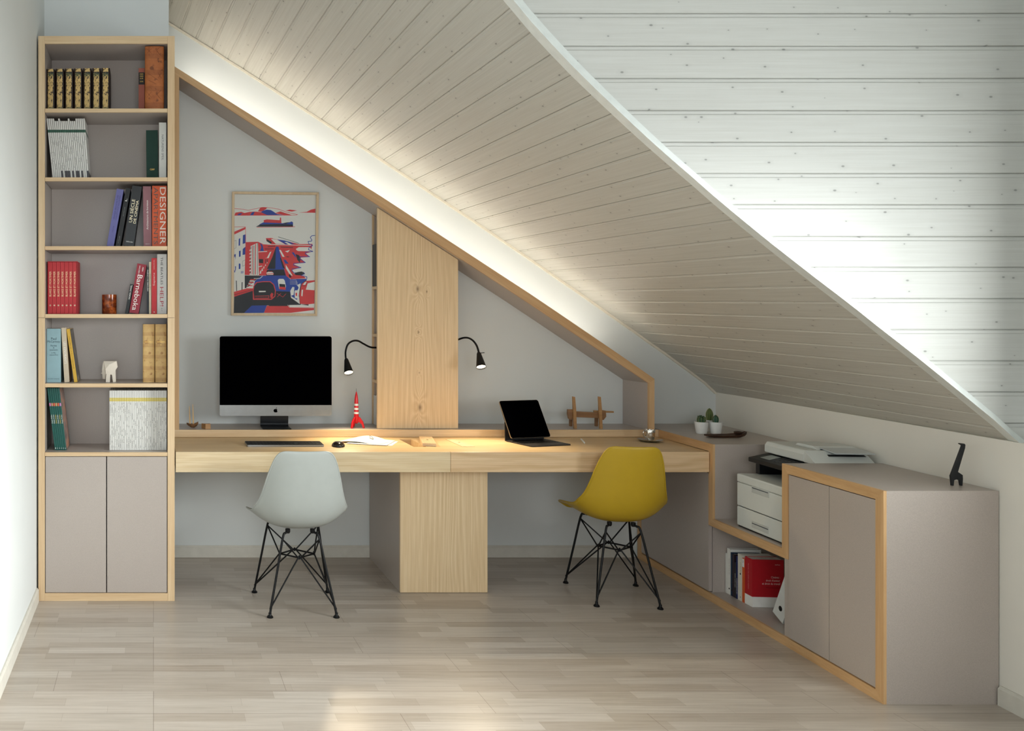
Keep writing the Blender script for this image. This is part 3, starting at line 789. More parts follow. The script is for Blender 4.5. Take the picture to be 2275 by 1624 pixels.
sheet('paper_sheet', 'top white sheet of the loose stack, bulging up with a pen on it', [(1.025, 4.83), (1.235, 4.735), (1.36, 4.87), (1.15, 4.97)], dp + 0.004, lambda u, v_: 0.018 * math.sin(math.pi * min(1, u * 1.3)) * (0.35 + 0.65 * v_) if u < 0.77 else 0.0, M['paper'])
kr = thing('key_ring', 'tiny metal ring with a dark tag lying on the top paper sheet', 'key ring', (1.222, 4.87, dp + 0.019), (R(30), 0, R(20)))
bm = BM(); tube(bm, [(0.009 * math.cos(a), 0.013 * math.sin(a), 0.003) for a in [2 * math.pi * i / 20 for i in range(21)]], 0.002, 8)
obj('ring', bm, M['steel'], kr, smooth=60)
obj('tag', boxm(-0.004, 0.004, -0.034, -0.012, 0.0, 0.004), M['dark'], kr, bevel=0.001)

# tablet on its folding keyboard
tb = thing('tablet', 'black tablet leaning upright on a folding dark keyboard case', 'tablet', (2.031, 4.658, 0.7735), (0, 0, R(15)))
obj('keyboard_base', prism(BM(), rrect(0, 0.255, 0, 0.215, 0.010), lambda p: v(p[0], p[1], 0), lambda p: v(p[0], p[1], 0.006)), plain(40, 38, 38, 0.55), tb, smooth=40)
bm = BM()
for r_ in range(5):
    for c_ in range(13): box(bm, 0.012 + c_ * 0.0178, 0.012 + c_ * 0.0178 + 0.0152, 0.085 + r_ * 0.0178, 0.085 + r_ * 0.0178 + 0.0152, 0.006, 0.0073)
k_ = obj('keys', bm, M['black'], tb); k_['kind'] = 'stuff'
obj('trackpad', boxm(0.085, 0.17, 0.014, 0.068, 0.006, 0.0064), plain(26, 25, 25, 0.5), tb)
tw, thh, lean = 0.259, 0.225, R(28.5)
bl = Vector((-0.002, 0.162, 0.024))
Mt = Matrix.Translation(bl) @ Matrix.Rotation(-lean, 4, 'X')
sc_ = obj('tablet_body', prism(BM(), rrect(0, tw, 0, thh, 0.012), lambda p: Mt @ v(p[0], 0, p[1]), lambda p: Mt @ v(p[0], 0.006, p[1])), plain(150, 142, 132, 0.3, 0.9), tb, smooth=40)
obj('screen', prism(BM(), rrect(0.0015, tw - 0.0015, 0.0015, thh - 0.0015, 0.011), lambda p: Mt @ v(p[0], -0.0008, p[1]), lambda p: Mt @ v(p[0], 0.0005, p[1])), M['screen'], sc_)
bm = BM()
q0, q1 = Vector((0, 0.215, 0.002)), Mt @ v(0, 0.012, 0.10)
prism(bm, [(0, 0), (0.255, 0), (0.255, 1), (0, 1)], lambda p: v(p[0], q0.y + (q1.y - q0.y) * p[1], q0.z + (q1.z - q0.z) * p[1]), lambda p: v(p[0], q0.y + 0.005 + (q1.y - q0.y) * p[1], q0.z + (q1.z - q0.z) * p[1]))
q2 = Mt @ v(0, 0.0085, thh - 0.012)
prism(bm, [(0, 0), (0.255, 0), (0.255, 1), (0, 1)], lambda p: v(p[0], q1.y + (q2.y - q1.y) * p[1], q1.z + (q2.z - q1.z) * p[1]), lambda p: v(p[0], q1.y - 0.004 + (q2.y - q1.y) * p[1], q1.z + (q2.z - q1.z) * p[1]))
obj('case_back', bm, plain(30, 29, 30, 0.6), tb)

pen = thing('stylus', 'white stylus lying on the desk right of the tablet', 'pen', (2.402, 4.85, 0.7735 + 0.0045), (0, 0, R(-20)))
obj('barrel', tube(BM(), [(0, -0.066, 0), (0, 0.074, 0)], 0.0045, 14), M['white'], pen, smooth=50)
obj('tip', tube(BM(), [(0, -0.066, 0), (0, -0.084, -0.002)], [0.0044, 0.0012], 14), M['white'], pen, smooth=50)

# cup and saucer
cup = thing('espresso_cup', 'polished steel espresso cup with a loop handle standing on its saucer', 'cup', (2.783, 4.86, 0.7815))
obj('bowl', lathe(BM(), [(0.0, 0.002), (0.019, 0.0), (0.021, 0.006), (0.0245, 0.022), (0.0268, 0.058), (0.0262, 0.0595), (0.0238, 0.058), (0.021, 0.022), (0.017, 0.008), (0.0, 0.006)], 32), M['steel'], cup, smooth=45)
obj('handle', tube(BM(), spline([(-0.024, -0.003, 0.052), (-0.036, -0.005, 0.053), (-0.041, -0.006, 0.040), (-0.036, -0.005, 0.023), (-0.022, -0.003, 0.016)], 6), 0.0032, 10), M['steel'], cup, smooth=60)
sau = obj('saucer', lathe(BM(), [(0.0, 0.004), (0.030, 0.0015), (0.040, 0.0), (0.064, 0.011), (0.0645, 0.0125), (0.042, 0.004), (0.030, 0.006), (0.0, 0.006)], 36), M['steel'], smooth=45)
sau.location = (2.783, 4.86, 0.7735); tag(sau, 'polished steel saucer under the espresso cup', 'saucer')

# ------------------------------------------------------------------ small things on the ledge
wood_l = oak('toy_wood_light', 'z', (214, 184, 136), (190, 154, 104)); wood_d = oak('toy_wood_dark', 'x', (150, 112, 76), (116, 82, 54)); wood_m = oak('toy_wood_mid', 'x', (186, 146, 98), (152, 112, 72))
bt = thing('toy_boat', 'small carved wooden toy boat with two pale masts on the ledge', 'toy', (0.2286, 5.12, 0.8165))
bm = BM()
sec = [(-0.033, 0.006, 0.024, 0.030), (-0.022, 0.016, 0.014, 0.026), (-0.005, 0.021, 0.004, 0.023), (0.012, 0.019, 0.003, 0.024), (0.026, 0.011, 0.012, 0.030), (0.036, 0.002, 0.026, 0.037)]
rows = []
for x, hw, zb, zt in sec: rows.append([bm.verts.new(q) for q in ((x, -hw, zt), (x, -hw * 0.55, (zb + zt) / 2 - 0.004), (x, 0, zb - 0.003), (x, hw * 0.55, (zb + zt) / 2 - 0.004), (x, hw, zt))])
for a, b in zip(rows, rows[1:]):
    for i in range(5): bm.faces.new((a[i], a[(i + 1) % 5], b[(i + 1) % 5], b[i]))
bm.faces.new(rows[0]); bm.faces.new(rows[-1])
obj('hull', bm, wood_d, bt)
for x, h in ((-0.013, 0.135), (0.007, 0.146)):
    bm = BM(); prism(bm, [(-0.0045, 0), (0.0045, 0), (0.002, h - 0.03), (-0.0015, h - 0.03)], lambda p: v(x + p[0] - 0.004 * (p[1] > 0.05), -0.003, p[1] + 0.022), lambda p: v(x + p[0] - 0.004 * (p[1] > 0.05), 0.004, p[1] + 0.022))
    obj('mast', bm, wood_l, bt)
wb = obj('wooden_block', prism(BM(), [(-0.026, 0.012), (-0.004, -0.022), (0.027, -0.012), (0.022, 0.014), (0.004, 0.004)], lambda p: v(p[0], p[1], 0), lambda p: v(p[0], p[1], 0.030)), wood_m, bevel=0.001)
wb.location = (0.307, 5.075, 0.8165); tag(wb, 'small notched wooden block between the toy boat and the computer', 'toy')

# red toy rocket: plain banded body on three fins
red = plain(206, 26, 34, 0.22); roc = thing('toy_rocket', 'red and white toy rocket on three fins beside the shelf column', 'toy', (1.198, 5.12, 0.8165))
body = [(0.004, 0.024), (0.012, 0.030), (0.0135, 0.060), (0.0145, 0.082)]
obj('lower_hull', lathe(BM(), body, 24), red, roc, smooth=60)
for i, (z0, z1, m_) in enumerate(((0.082, 0.094, 'w'), (0.094, 0.106, 'r'), (0.106, 0.118, 'w'), (0.118, 0.130, 'r'), (0.130, 0.142, 'w'))):
    r0, r1 = 0.0145 - 0.0006 * i, 0.0145 - 0.0006 * (i + 1)
    obj('band', lathe(BM(), [(r0, z0), (r1, z1)], 24), M['white'] if m_ == 'w' else red, roc, smooth=60, label='white band' if m_ == 'w' else None)
obj('nose_cone', lathe(BM(), [(0.0115, 0.142), (0.0105, 0.165), (0.0075, 0.19), (0.003, 0.21), (0.0, 0.216)], 24), red, roc, smooth=60)
obj('antenna', tube(BM(), [(0, 0, 0.212), (0, 0, 0.232)], [0.0012, 0.0006], 8), M['dark'], roc)
for a in (R(100), R(220), R(340)):
    Mr = Matrix.Rotation(a, 4, 'Z')
    bm = BM()
    prism(bm, [(0.008, 0.070), (0.022, 0.062), (0.040, 0.036), (0.049, 0.0), (0.037, 0.0), (0.030, 0.022), (0.010, 0.038)], lambda p: Mr @ v(p[0], -0.006, p[1]), lambda p: Mr @ v(p[0], 0.006, p[1]))
    obj('fin', bm, red, roc, bevel=0.0025)

# wooden slatted animal puzzle
YW = 5.09
wa = thing('wooden_animal', 'dark wooden slot-together animal figure on the ledge near the right end', 'figurine', (PX(1305, YW), YW, 0.8165))
def zz(py): return max(0.0, PZ(py, YW) - 0.8165)
def xx(px): return PX(px, YW) - PX(1305, YW)
def plank(name, pts, y0, y1, m_):
    return obj(name, prism(BM(), [(xx(a), zz(b)) for a, b in pts], lambda p: v(p[0], y0, p[1]), lambda p: v(p[0], y1, p[1])), m_, wa, bevel=0.001)
plank('body_plank', [(1262, 913), (1340, 917), (1340, 929), (1268, 926)], -0.010, 0.010, wood_d)
for off in (0, 57):
    plank('upright', [(1268.5 + off, 880), (1273.5 + off, 881), (1276 + off, 910), (1277.5 + off, 952), (1271.5 + off, 952), (1270 + off, 925)], -0.024, -0.011, wood_m)
    plank('leg', [(1269.5 + off, 914), (1275 + off, 914), (1274 + off, 948), (1269 + off, 948)], 0.011, 0.030, wood_d)
plank('tail_plank', [(1322, 912), (1366, 914), (1366, 917.8), (1322, 917)], 0.010, 0.022, wood_m)
plank('head_plank', [(1260, 909), (1271, 909), (1272, 922), (1268, 933), (1262, 930), (1259.5, 919)], -0.011, 0.004, wood_d)
plank('hip_plank', [(1333, 910), (1344, 912), (1345, 925), (1339, 933), (1333, 930)], -0.011, 0.004, wood_d)

# ------------------------------------------------------------------ gooseneck lamps on the column
def lamp(label, pts, mouth, side):
    """pts: pixel path of the neck at its depth; mouth: target of the head axis"""
    ps = [P(px, py, Y) for px, py, Y in pts]
    t = thing('gooseneck_lamp', label, 'lamp', ps[0], (0, 0, 0), 'gooseneck lamps on the shelf column')
    nk = obj('gooseneck', tube(BM(), spline(ps, 8), 0.0055, 12), M['black'], t, True, smooth=60)
    top = ps[-1]; ax = (mouth - top).normalized()
    rot = ax.to_track_quat('Z', 'Y').to_matrix().to_4x4(); Mh = Matrix.Translation(top) @ rot
    obj('wall_mount', lathe(BM(), [(0.016, 0), (0.016, 0.006), (0.008, 0.012)], 18, mat=Matrix.Translation(ps[0]) @ Matrix.Rotation(R(90 * side), 4, 'Y')), M['black'], nk, True, smooth=40)
    L = 0.088
    hd = obj('lamp_shade', lathe(BM(), [(0.0075, -0.010), (0.012, 0.0), (0.0275, L), (0.0258, L), (0.0105, 0.012), (0.0, 0.010)], 28, mat=Mh), M['black'], t, True, smooth=45)
    obj('bulb', lathe(BM(), [(0.0, L - 0.006), (0.0235, L - 0.007), (0.0235, L - 0.012), (0.0, L - 0.013)][::1], 28, mat=Mh), emit('lamp_glow', (1.0, 0.86, 0.62, 1), 14), hd, True, label='glowing lamp disc')
    obj('switch', tube(BM(), [Mh @ v(0, 0, -0.004), Mh @ v(0.0, 0, -0.004) + v(0.032 if side > 0 else 0.010, 0, 0.003)], 0.0022, 8), M['black'], hd, True)
    sp = bpy.data.lights.new('lamp_light', 'SPOT'); sp.energy = 21; sp.color = (1.0, 0.80, 0.52); sp.spot_size = R(128); sp.spot_blend = 0.85; sp.shadow_soft_size = 0.02
    so = bpy.data.objects.new('lamp_light', sp); C.objects.link(so)
    so.location = Mh @ v(0, 0, L + 0.004); so.rotation_euler = ax.to_track_quat('-Z', 'Y').to_euler()
    return t
lp = [(843, 772, 5.20), (824, 771.5, 5.17), (808, 764, 5.14), (796, 757.5, 5.11), (784, 757.5, 5.09), (773, 765, 5.07), (768, 780, 5.06), (768, 794, 5.05), (769.5, 800, 5.05)]
lamp('black gooseneck lamp reaching left from the column over the keyboard side, lit', lp, P(775, 829, 5.00), -1)
rp = [(1010, 757, 5.20), (1019, 754, 5.17), (1030, 750.5, 5.14), (1041, 751, 5.09), (1051, 757, 5.03), (1058.5, 767, 4.98), (1062.5, 778, 4.95), (1064, 786, 4.935)]
lamp('black gooseneck lamp reaching right from the column over the tablet, lit', rp, P(1069.5, 818, 4.885), 1)

# ------------------------------------------------------------------ plants, tray, giraffe
def cactus(label, X, Y, kind):
    t = thing('potted_cactus', label, 'plant', (X, Y, 0.8165), group='cacti in white pots')
    pot = obj('pot', lathe(BM(), [(0.0, 0.0), (0.0245, 0.0), (0.027, 0.003), (0.034, 0.062), (0.0345, 0.066), (0.032, 0.066), (0.0315, 0.058), (0.0, 0.057)], 32), M['white'], t, smooth=40)
    obj('soil', lathe(BM(), [(0.0, 0.0595), (0.031, 0.0575), (0.031, 0.055), (0.0, 0.055)][::-1], 24), plain(62, 48, 38, 0.9, 0, 0.4, 0.3), pot, smooth=60)
    nt = NT('cactus_skin'); n = nt.noise(nt.coord('Object', (90, 90, 90)), 1, 2)
    c1, c2 = {'tall': ((92, 108, 52), (62, 84, 40)), 'knobby': ((58, 92, 56), (34, 62, 38)), 'blue': ((44, 92, 70), (26, 62, 50))}[kind]
    nt.base(nt.ramp(n, [(0.35, rgb(*c2)), (0.65, rgb(*c1))])); sk = nt.fin(0.6)
    bm = BM()
    H, RR = {'tall': (0.075, 0.0145), 'knobby': (0.042, 0.0175), 'blue': (0.048, 0.0125)}[kind]
    ribs = {'tall': 12, 'knobby': 9, 'blue': 7}[kind]; n_ = ribs * 6; rings = []
    for j in range(15):
        u = j / 14; rr = RR * (0.82 + 0.30 * math.sin(math.pi * min(1, u * 1.05))) * math.sqrt(max(0.0, 1 - (max(0, u - 0.55) / 0.45) ** 2)); rr = max(rr, 0.0012)
        rings.append([bm.verts.new(((rr * (1 + 0.11 * math.cos(ribs * 2 * math.pi * i / n_))) * math.cos(2 * math.pi * i / n_), rr * (1 + 0.11 * math.cos(ribs * 2 * math.pi * i / n_)) * math.sin(2 * math.pi * i / n_), 0.057 + H * u)) for i in range(n_)])
    for a, b in zip(rings, rings[1:]):
        for i in range(n_): bm.faces.new((a[i], a[(i + 1) % n_], b[(i + 1) % n_], b[i]))
    bm.faces.new(rings[-1])
    if kind == 'knobby':
        for i in range(26):
            a, u = i * 2.4, 0.12 + 0.85 * (i / 26)
            rr = RR * (1.05 if u < 0.6 else 1.05 * math.sqrt(max(0.05, 1 - ((u - 0.6) / 0.42) ** 2)))
            bmesh.ops.create_icosphere(bm, subdivisions=1, radius=0.0045, matrix=Matrix.Translation((rr * math.cos(a), rr * math.sin(a), 0.060 + H * u)))
    cb = obj('stem', bm, sk, t, smooth=180)
    bm = BM()
    for i in range(ribs):
        a = 2 * math.pi * i / ribs
        for j in range(1, 14):
            u = j / 14; rr = RR * 1.11 * (0.82 + 0.30 * math.sin(math.pi * min(1, u * 1.05))) * math.sqrt(max(0.0, 1 - (max(0, u - 0.55) / 0.45) ** 2))
            p = Vector((rr * math.cos(a), rr * math.sin(a), 0.057 + H * u))
            for da in (-0.5, 0.5):
                d = Vector((math.cos(a + da), math.sin(a + da), 0.5)) * 0.0045
                tube(bm, [p, p + d], [0.0005, 0.0001], 3)
    sp = obj('spines', bm, plain(214, 200, 150, 0.6), cb); sp['kind'] = 'stuff'
    return t
cactus('squat knobbly green cactus in the left white pot of three', 3.081, 4.875, 'knobby')
cactus('tall slim yellow-green cactus in the rear white pot of three', 3.184, 4.965, 'tall')
cactus('short blue-green cactus in the right white pot beside the dark tray', 3.158, 4.87, 'blue')
YT = 4.735
tr = thing('wooden_dish', 'long dark wooden dish with a raised curled end lying before the cacti', 'dish', (PX(1612, YT), YT, 0.8165))
wd = oak('wenge', 'x', (76, 50, 38), (44, 28, 22), 0.35)
bm = BM(); rows = []
def txx(px): return PX(px, YT) - PX(1612, YT)
for px, hw, zb, zt in ((1568, 0.018, 0.007, 0.014), (1580, 0.030, 0.001, 0.014), (1600, 0.035, 0.000, 0.013), (1622, 0.034, 0.000, 0.014), (1638, 0.028, 0.001, 0.018), (1650, 0.019, 0.007, 0.026), (1657, 0.009, 0.017, 0.031)):
    x = txx(px)
    rows.append([bm.verts.new(q) for q in ((x, -hw, zt), (x, -hw * 0.82, zb), (x, hw * 0.82, zb), (x, hw, zt), (x, hw * 0.7, zt - 0.006 if px not in (1568, 1657) else zt), (x, -hw * 0.7, zt - 0.006 if px not in (1568, 1657) else zt))])
for a, b in zip(rows, rows[1:]):
    for i in range(6): bm.faces.new((a[i], a[(i + 1) % 6], b[(i + 1) % 6], b[i]))
bm.faces.new(rows[0]); bm.faces.new(rows[-1])
obj('bowl', bm, wd, tr, bevel=0.001, smooth=40)
obj('curl', lathe(BM(), [(0.0, 0.020), (0.016, 0.020), (0.021, 0.025), (0.021, 0.031), (0.014, 0.034), (0.006, 0.032), (0.0, 0.029)], 24, mat=Matrix.Translation((txx(1641), 0.004, -0.002))), wd, tr, smooth=50)

YG = 3.413
gx = lambda px: PX(px, YG) - PX(2125, YG); gz = lambda py: PZ(py, YG) - 0.8165
gp = [(2111, 1057), (2113, 1052), (2136, 991), (2136, 989.5), (2130, 986), (2131, 984.3), (2141, 985.5), (2143, 988), (2142, 996), (2126.5, 1048), (2137, 1055), (2137.5, 1063), (2136.5, 1080.3), (2132.5, 1080.3), (2130.5, 1067), (2124, 1064.5), (2118, 1066.5), (2117, 1078.5), (2113.3, 1078.5)]
gp = [(a + (0 if b < 1000 else 0), min(b, 1080.3) if b < 1075 else 1080.3) for a, b in gp]
gi = obj('giraffe_figurine', prism(BM(), [(gx(a), max(gz(b), 0)) for a, b in gp], lambda p: v(p[0], -0.0045, p[1]), lambda p: v(p[0], 0.0045, p[1])), plain(22, 25, 29, 0.5), bevel=0.0010)
gi.location = (PX(2125, YG), YG, 0.8165); tag(gi, 'small matt black giraffe figurine on top of the near end of the sideboard', 'figurine')

# ------------------------------------------------------------------ printer in the niche
pr_ = thing('printer', 'white and black multifunction printer standing in the niche of the sideboard', 'printer', (2.916, 4.335, 0.4325), (0, 0, R(-94.72)))
pw = plain(208, 211, 206, 0.42, 0, 0.4, 0.01); pk = plain(20, 22, 24, 0.4)
obj('paper_tray', boxm(0.002, 0.383, 0.0, 0.39, 0.006, 0.1005), pw, pr_, bevel=0.005)
obj('front_cover', boxm(0, 0.385, 0.001, 0.39, 0.1035, 0.2195), pw, pr_, bevel=0.005)
obj('top_cover', boxm(0, 0.385, 0.0, 0.39, 0.2205, 0.262), pw, pr_, bevel=0.006)
obj('chassis', boxm(0.006, 0.379, 0.006, 0.385, 0.0, 0.255), pk, pr_)
for z0, z1, nm in ((0.192, 0.226, 'pull_handle'), (0.022, 0.054, 'tray_handle')):
    hd = obj(nm, boxm(0.125, 0.258, -0.0012, 0.004, z0, z1), plain(186, 189, 185, 0.45), pr_, bevel=0.001)
    obj('grip_slot', boxm(0.129, 0.254, -0.0018, 0.0, z1 - 0.013, z1 - 0.009), plain(70, 76, 84, 0.5), hd)
# black output bay: open to the front
for a in ((0.0, 0.03, 0.09, 0.385), (0.355, 0.385, 0.09, 0.385), (0.03, 0.355, 0.30, 0.385)):
    obj('bay_wall', boxm(a[0], a[1], a[2], a[3], 0.2625, 0.325), pk, pr_, bevel=0.002)
cp = obj('control_panel', prism(BM(), [(0.055, 0.322), (0.055, 0.343), (0.16, 0.368), (0.30, 0.368), (0.30, 0.322)], lambda p: v(0.0, p[0], p[1]), lambda p: v(0.385, p[0], p[1])), pk, pr_, bevel=0.003)
def on_panel(x0, x1, u0, u1, h): 
    f = lambda u: (0.055 + 0.105 * u, 0.343 + 0.025 * u)
    (ya, za), (yb, zb) = f(u0), f(u1); bm = BM()
    prism(bm, [(x0, 0), (x1, 0), (x1, 1), (x0, 1)], lambda p: v(p[0], ya + (yb - ya) * p[1], za + (zb - za) * p[1] + 0.0002), lambda p: v(p[0], ya + (yb - ya) * p[1], za + (zb - za) * p[1] + h)); return bm
obj('display', on_panel(0.055, 0.125, 0.25, 0.75, 0.0015), plain(150, 156, 152, 0.3), cp, label='grey display')
for i in range(6):
    for j in range(3):
        obj('button', on_panel(0.15 + i * 0.026, 0.15 + i * 0.026 + 0.012, 0.2 + j * 0.24, 0.2 + j * 0.24 + 0.11, 0.002), plain(66, 68, 72, 0.5), cp)
obj('scanner', prism(BM(), [(0.13, 0.370), (0.13, 0.405), (0.142, 0.424), (0.39, 0.424), (0.39, 0.370)], lambda p: v(0.0, p[0], p[1]), lambda p: v(0.30, p[0], p[1])), pw, pr_, bevel=0.006)
obj('scanner_side', prism(BM(), [(0.30, 0.424), (0.385, 0.372), (0.385, 0.370), (0.30, 0.370)], lambda p: v(p[0], 0.13, p[1]), lambda p: v(p[0], 0.39, p[1])), pw, pr_, bevel=0.004)
fd = obj('document_feeder', prism(BM(), [(0.12, 0.424), (0.14, 0.438), (0.25, 0.438), (0.28, 0.424)], lambda p: v(p[0], 0.20, p[1]), lambda p: v(p[0], 0.385, p[1])), pw, pr_, bevel=0.003)
obj('feed_slot', prism(BM(), [(0.262, 0.4255), (0.276, 0.4265), (0.34, 0.404), (0.325, 0.402)], lambda p: v(p[0], 0.215, p[1]), lambda p: v(p[0], 0.375, p[1])), pk, fd)
obj('document_tray', prism(BM(), [(0.245, 0.430), (0.245, 0.434), (0.375, 0.424), (0.375, 0.420)], lambda p: v(p[0], 0.22, p[1]), lambda p: v(p[0], 0.389, p[1])), plain(188, 194, 194, 0.4), fd, bevel=0.001)

# ------------------------------------------------------------------ poster
YPO = 5.296
po = thing('framed_poster', 'framed red and blue city street poster on the wall above the computer', 'picture', (PX(610, YPO), YPO, PZ(564, YPO)))
cxp, czp = PX(610, YPO), PZ(564, YPO)
def pp(zx, zy, y=0.0):
    px, py = 460 + zx / 4.51, 400 + zy / 4.51
    return v(PX(px, YPO) - cxp, y, PZ(py, YPO) - czp)
outer = [(250, 117), (1117, 126), (1100, 1362), (240, 1357)]; inner = [(274, 141), (1091, 150), (1077, 1338), (266, 1332)]
oak_f = oak('oak_frame', 'z', (214, 194, 162), (196, 172, 138))
for i in range(4):
    j = (i + 1) % 4
    q = [outer[i], outer[j], inner[j], inner[i]]
    obj('frame_bar', prism(BM(), q, lambda p: pp(p[0], p[1], -0.012), lambda p: pp(p[0], p[1], 0.012)), oak_f, po, bevel=0.001)
bigger = [(268, 135), (1097, 144), (1083, 1344), (260, 1338)]
obj('print', prism(BM(), bigger, lambda p: pp(p[0], p[1], 0.002), lambda p: pp(p[0], p[1], 0.006)), plain(252, 248, 238, 0.7, 0, 0.4, 0.0), po)
obj('backing', prism(BM(), bigger, lambda p: pp(p[0], p[1], 0.0062), lambda p: pp(p[0], p[1], 0.0125)), plain(120, 100, 80, 0.8), po)
iR, iB, iN, iW = plain(236, 62, 66, 0.7), plain(32, 70, 172, 0.7), plain(20, 21, 36, 0.7), plain(252, 248, 238, 0.7, 0, 0.4, 0.0)
layers = []
def Rr(*p): layers.append((0, p))
def Bb(*p): layers.append((1, p))
def Nn(*p): layers.append((2, p))
def Ww(*p): layers.append((3, p))
def stroke(kind, w_, *pts):
    for (a, b) in zip(pts, pts[1:]):
        d = Vector((b[0] - a[0], b[1] - a[1])); n = Vector((-d.y, d.x)).normalized() * w_ / 2; e = d.normalized() * w_ * 0.3
        kind((a[0] + n.x - e.x, a[1] + n.y - e.y), (b[0] + n.x + e.x, b[1] + n.y + e.y), (b[0] - n.x + e.x, b[1] - n.y + e.y), (a[0] - n.x - e.x, a[1] - n.y - e.y))
# far hills
Rr((275, 352), (285, 326), (345, 318), (375, 330), (430, 318), (480, 316), (560, 322), (612, 352))
Bb((540, 322), (560, 306), (598, 296), (640, 300), (672, 320), (700, 340), (775, 352), (605, 352)); Rr((680, 332), (735, 314), (790, 332), (850, 350), (775, 352))
Bb((430, 352), (452, 322), (478, 318), (462, 352)); Bb((300, 352), (322, 334), (356, 332), (330, 352)); Rr((510, 312), (535, 276), (604, 274), (590, 292), (540, 318))
stroke(Rr, 4, (276, 285), (340, 290), (415, 302), (520, 280), (560, 272), (650, 280), (720, 292), (800, 322), (860, 336), (908, 346), (880, 352), (276, 354))
Rr((785, 306), (830, 296), (902, 304), (850, 316)); Rr((920, 326), (1000, 318), (1040, 296), (1086, 286), (1086, 328), (1000, 326))
# island
Nn((488, 468), (560, 430), (640, 428), (740, 436), (800, 424), (860, 420), (862, 466)); Bb((520, 446), (575, 418), (740, 430), (788, 440), (848, 414), (862, 426), (862, 446), (740, 440))
Rr((568, 402), (600, 393), (728, 402), (731, 376), (742, 376), (746, 432), (570, 424)); stroke(Rr, 5, (500, 474), (880, 468))
# left building
Rr((272, 518), (385, 470), (385, 492), (272, 546)); stroke(Rr, 4, (272, 470), (385, 468), (388, 640))
for q in (((318, 590), (333, 582), (331, 655), (316, 658)), ((360, 552), (386, 543), (384, 632), (357, 640)), ((320, 712), (337, 706), (336, 765), (320, 772)), ((358, 690), (385, 668), (383, 745), (356, 750)),
          ((272, 747), (288, 740), (286, 798), (280, 765), (272, 778)), ((318, 840), (326, 834), (335, 842), (334, 890), (318, 892)), ((281, 865), (290, 862), (288, 905), (281, 905)), ((272, 905), (284, 905), (280, 925), (273, 926)), ((342, 912), (348, 912), (347, 936), (341, 936)), ((356, 912), (363, 910), (362, 934), (356, 936))): Bb(*q)
Nn((289, 1005), (297, 1010), (300, 1112), (293, 1112)); Nn((347, 1024), (356, 1022), (355, 1106), (346, 1108)); stroke(Nn, 2, (272, 612), (291, 604), (290, 680), (272, 690)); stroke(Nn, 2, (357, 812), (383, 800), (381, 850), (357, 864), (357, 812))
# blocks running down the hill
Rr((386, 622), (510, 618), (560, 640), (700, 652), (870, 648), (930, 642), (1058, 640), (1046, 690), (1062, 715), (990, 735), (1030, 770), (930, 778), (985, 825), (866, 842), (942, 876), (850, 902), (872, 940), (968, 960), (990, 985), (840, 992), (780, 956), (560, 956), (378, 950))
Rr((590, 582), (640, 580), (760, 600), (935, 640), (870, 652), (650, 645), (596, 612)); Nn((596, 590), (650, 622), (640, 640), (598, 612)); Bb((690, 588), (780, 600), (880, 640), (790, 645)); stroke(Nn, 4, (715, 570), (830, 605), (920, 634))
Ww((640, 590), (700, 596), (780, 642), (690, 640)); Ww((775, 622), (800, 620), (850, 646), (820, 648)); stroke(Ww, 5, (660, 585), (780, 604), (925, 640)); stroke(Ww, 6, (560, 640), (640, 646), (1040, 655))
Ww((435, 662), (510, 628), (520, 952), (435, 952)); stroke(Nn, 5, (440, 665), (436, 945)); stroke(Rr, 7, (456, 660), (452, 945)); stroke(Nn, 5, (470, 655), (468, 948)); stroke(Rr, 8, (487, 645), (484, 945)); stroke(Nn, 4, (507, 630), (506, 948))
for i in range(8): Ww((424, 700 + i * 34), (444, 694 + i * 34), (444, 704 + i * 34), (426, 712 + i * 34))
Bb((530, 630), (556, 650), (570, 712), (530, 712), (545, 670)); stroke(Ww, 7, (518, 720), (600, 715)); Nn((520, 792), (562, 792), (562, 834), (520, 830)); stroke(Nn, 7, (590, 795), (588, 830)); stroke(Nn, 7, (606, 795), (604, 832)); stroke(Nn, 6, (580, 690), (665, 690)); stroke(Nn, 6, (610, 668), (680, 662))
Ww((600, 780), (630, 722), (645, 716), (618, 782), (574, 782)); stroke(Ww, 8, (520, 868), (550, 862))
for i in range(5): Ww((526 + i * 18, 940 - i * 26), (532 + i * 18, 908 - i * 22), (542 + i * 15, 906 - i * 22), (543 + i * 16, 936 - i * 26))
Ww((722, 700), (738, 700), (778, 770), (756, 768)); Ww((788, 848), (810, 880), (858, 960), (830, 950), (790, 885)); Ww((780, 715), (830, 700), (810, 726)); Ww((890, 690), (920, 672), (1030, 672), (1060, 714), (960, 712), (905, 712)); Bb((764, 798), (790, 800), (818, 838), (784, 838)); Bb((848, 726), (870, 724), (890, 760), (888, 780)); Nn((886, 740), (940, 760), (930, 830), (905, 800)); stroke(Nn, 6, (795, 768), (820, 770)); stroke(Nn, 6, (740, 672), (860, 676)); Nn((818, 950), (832, 940), (848, 976), (824, 976)); Rr((900, 705), (990, 740), (930, 770))
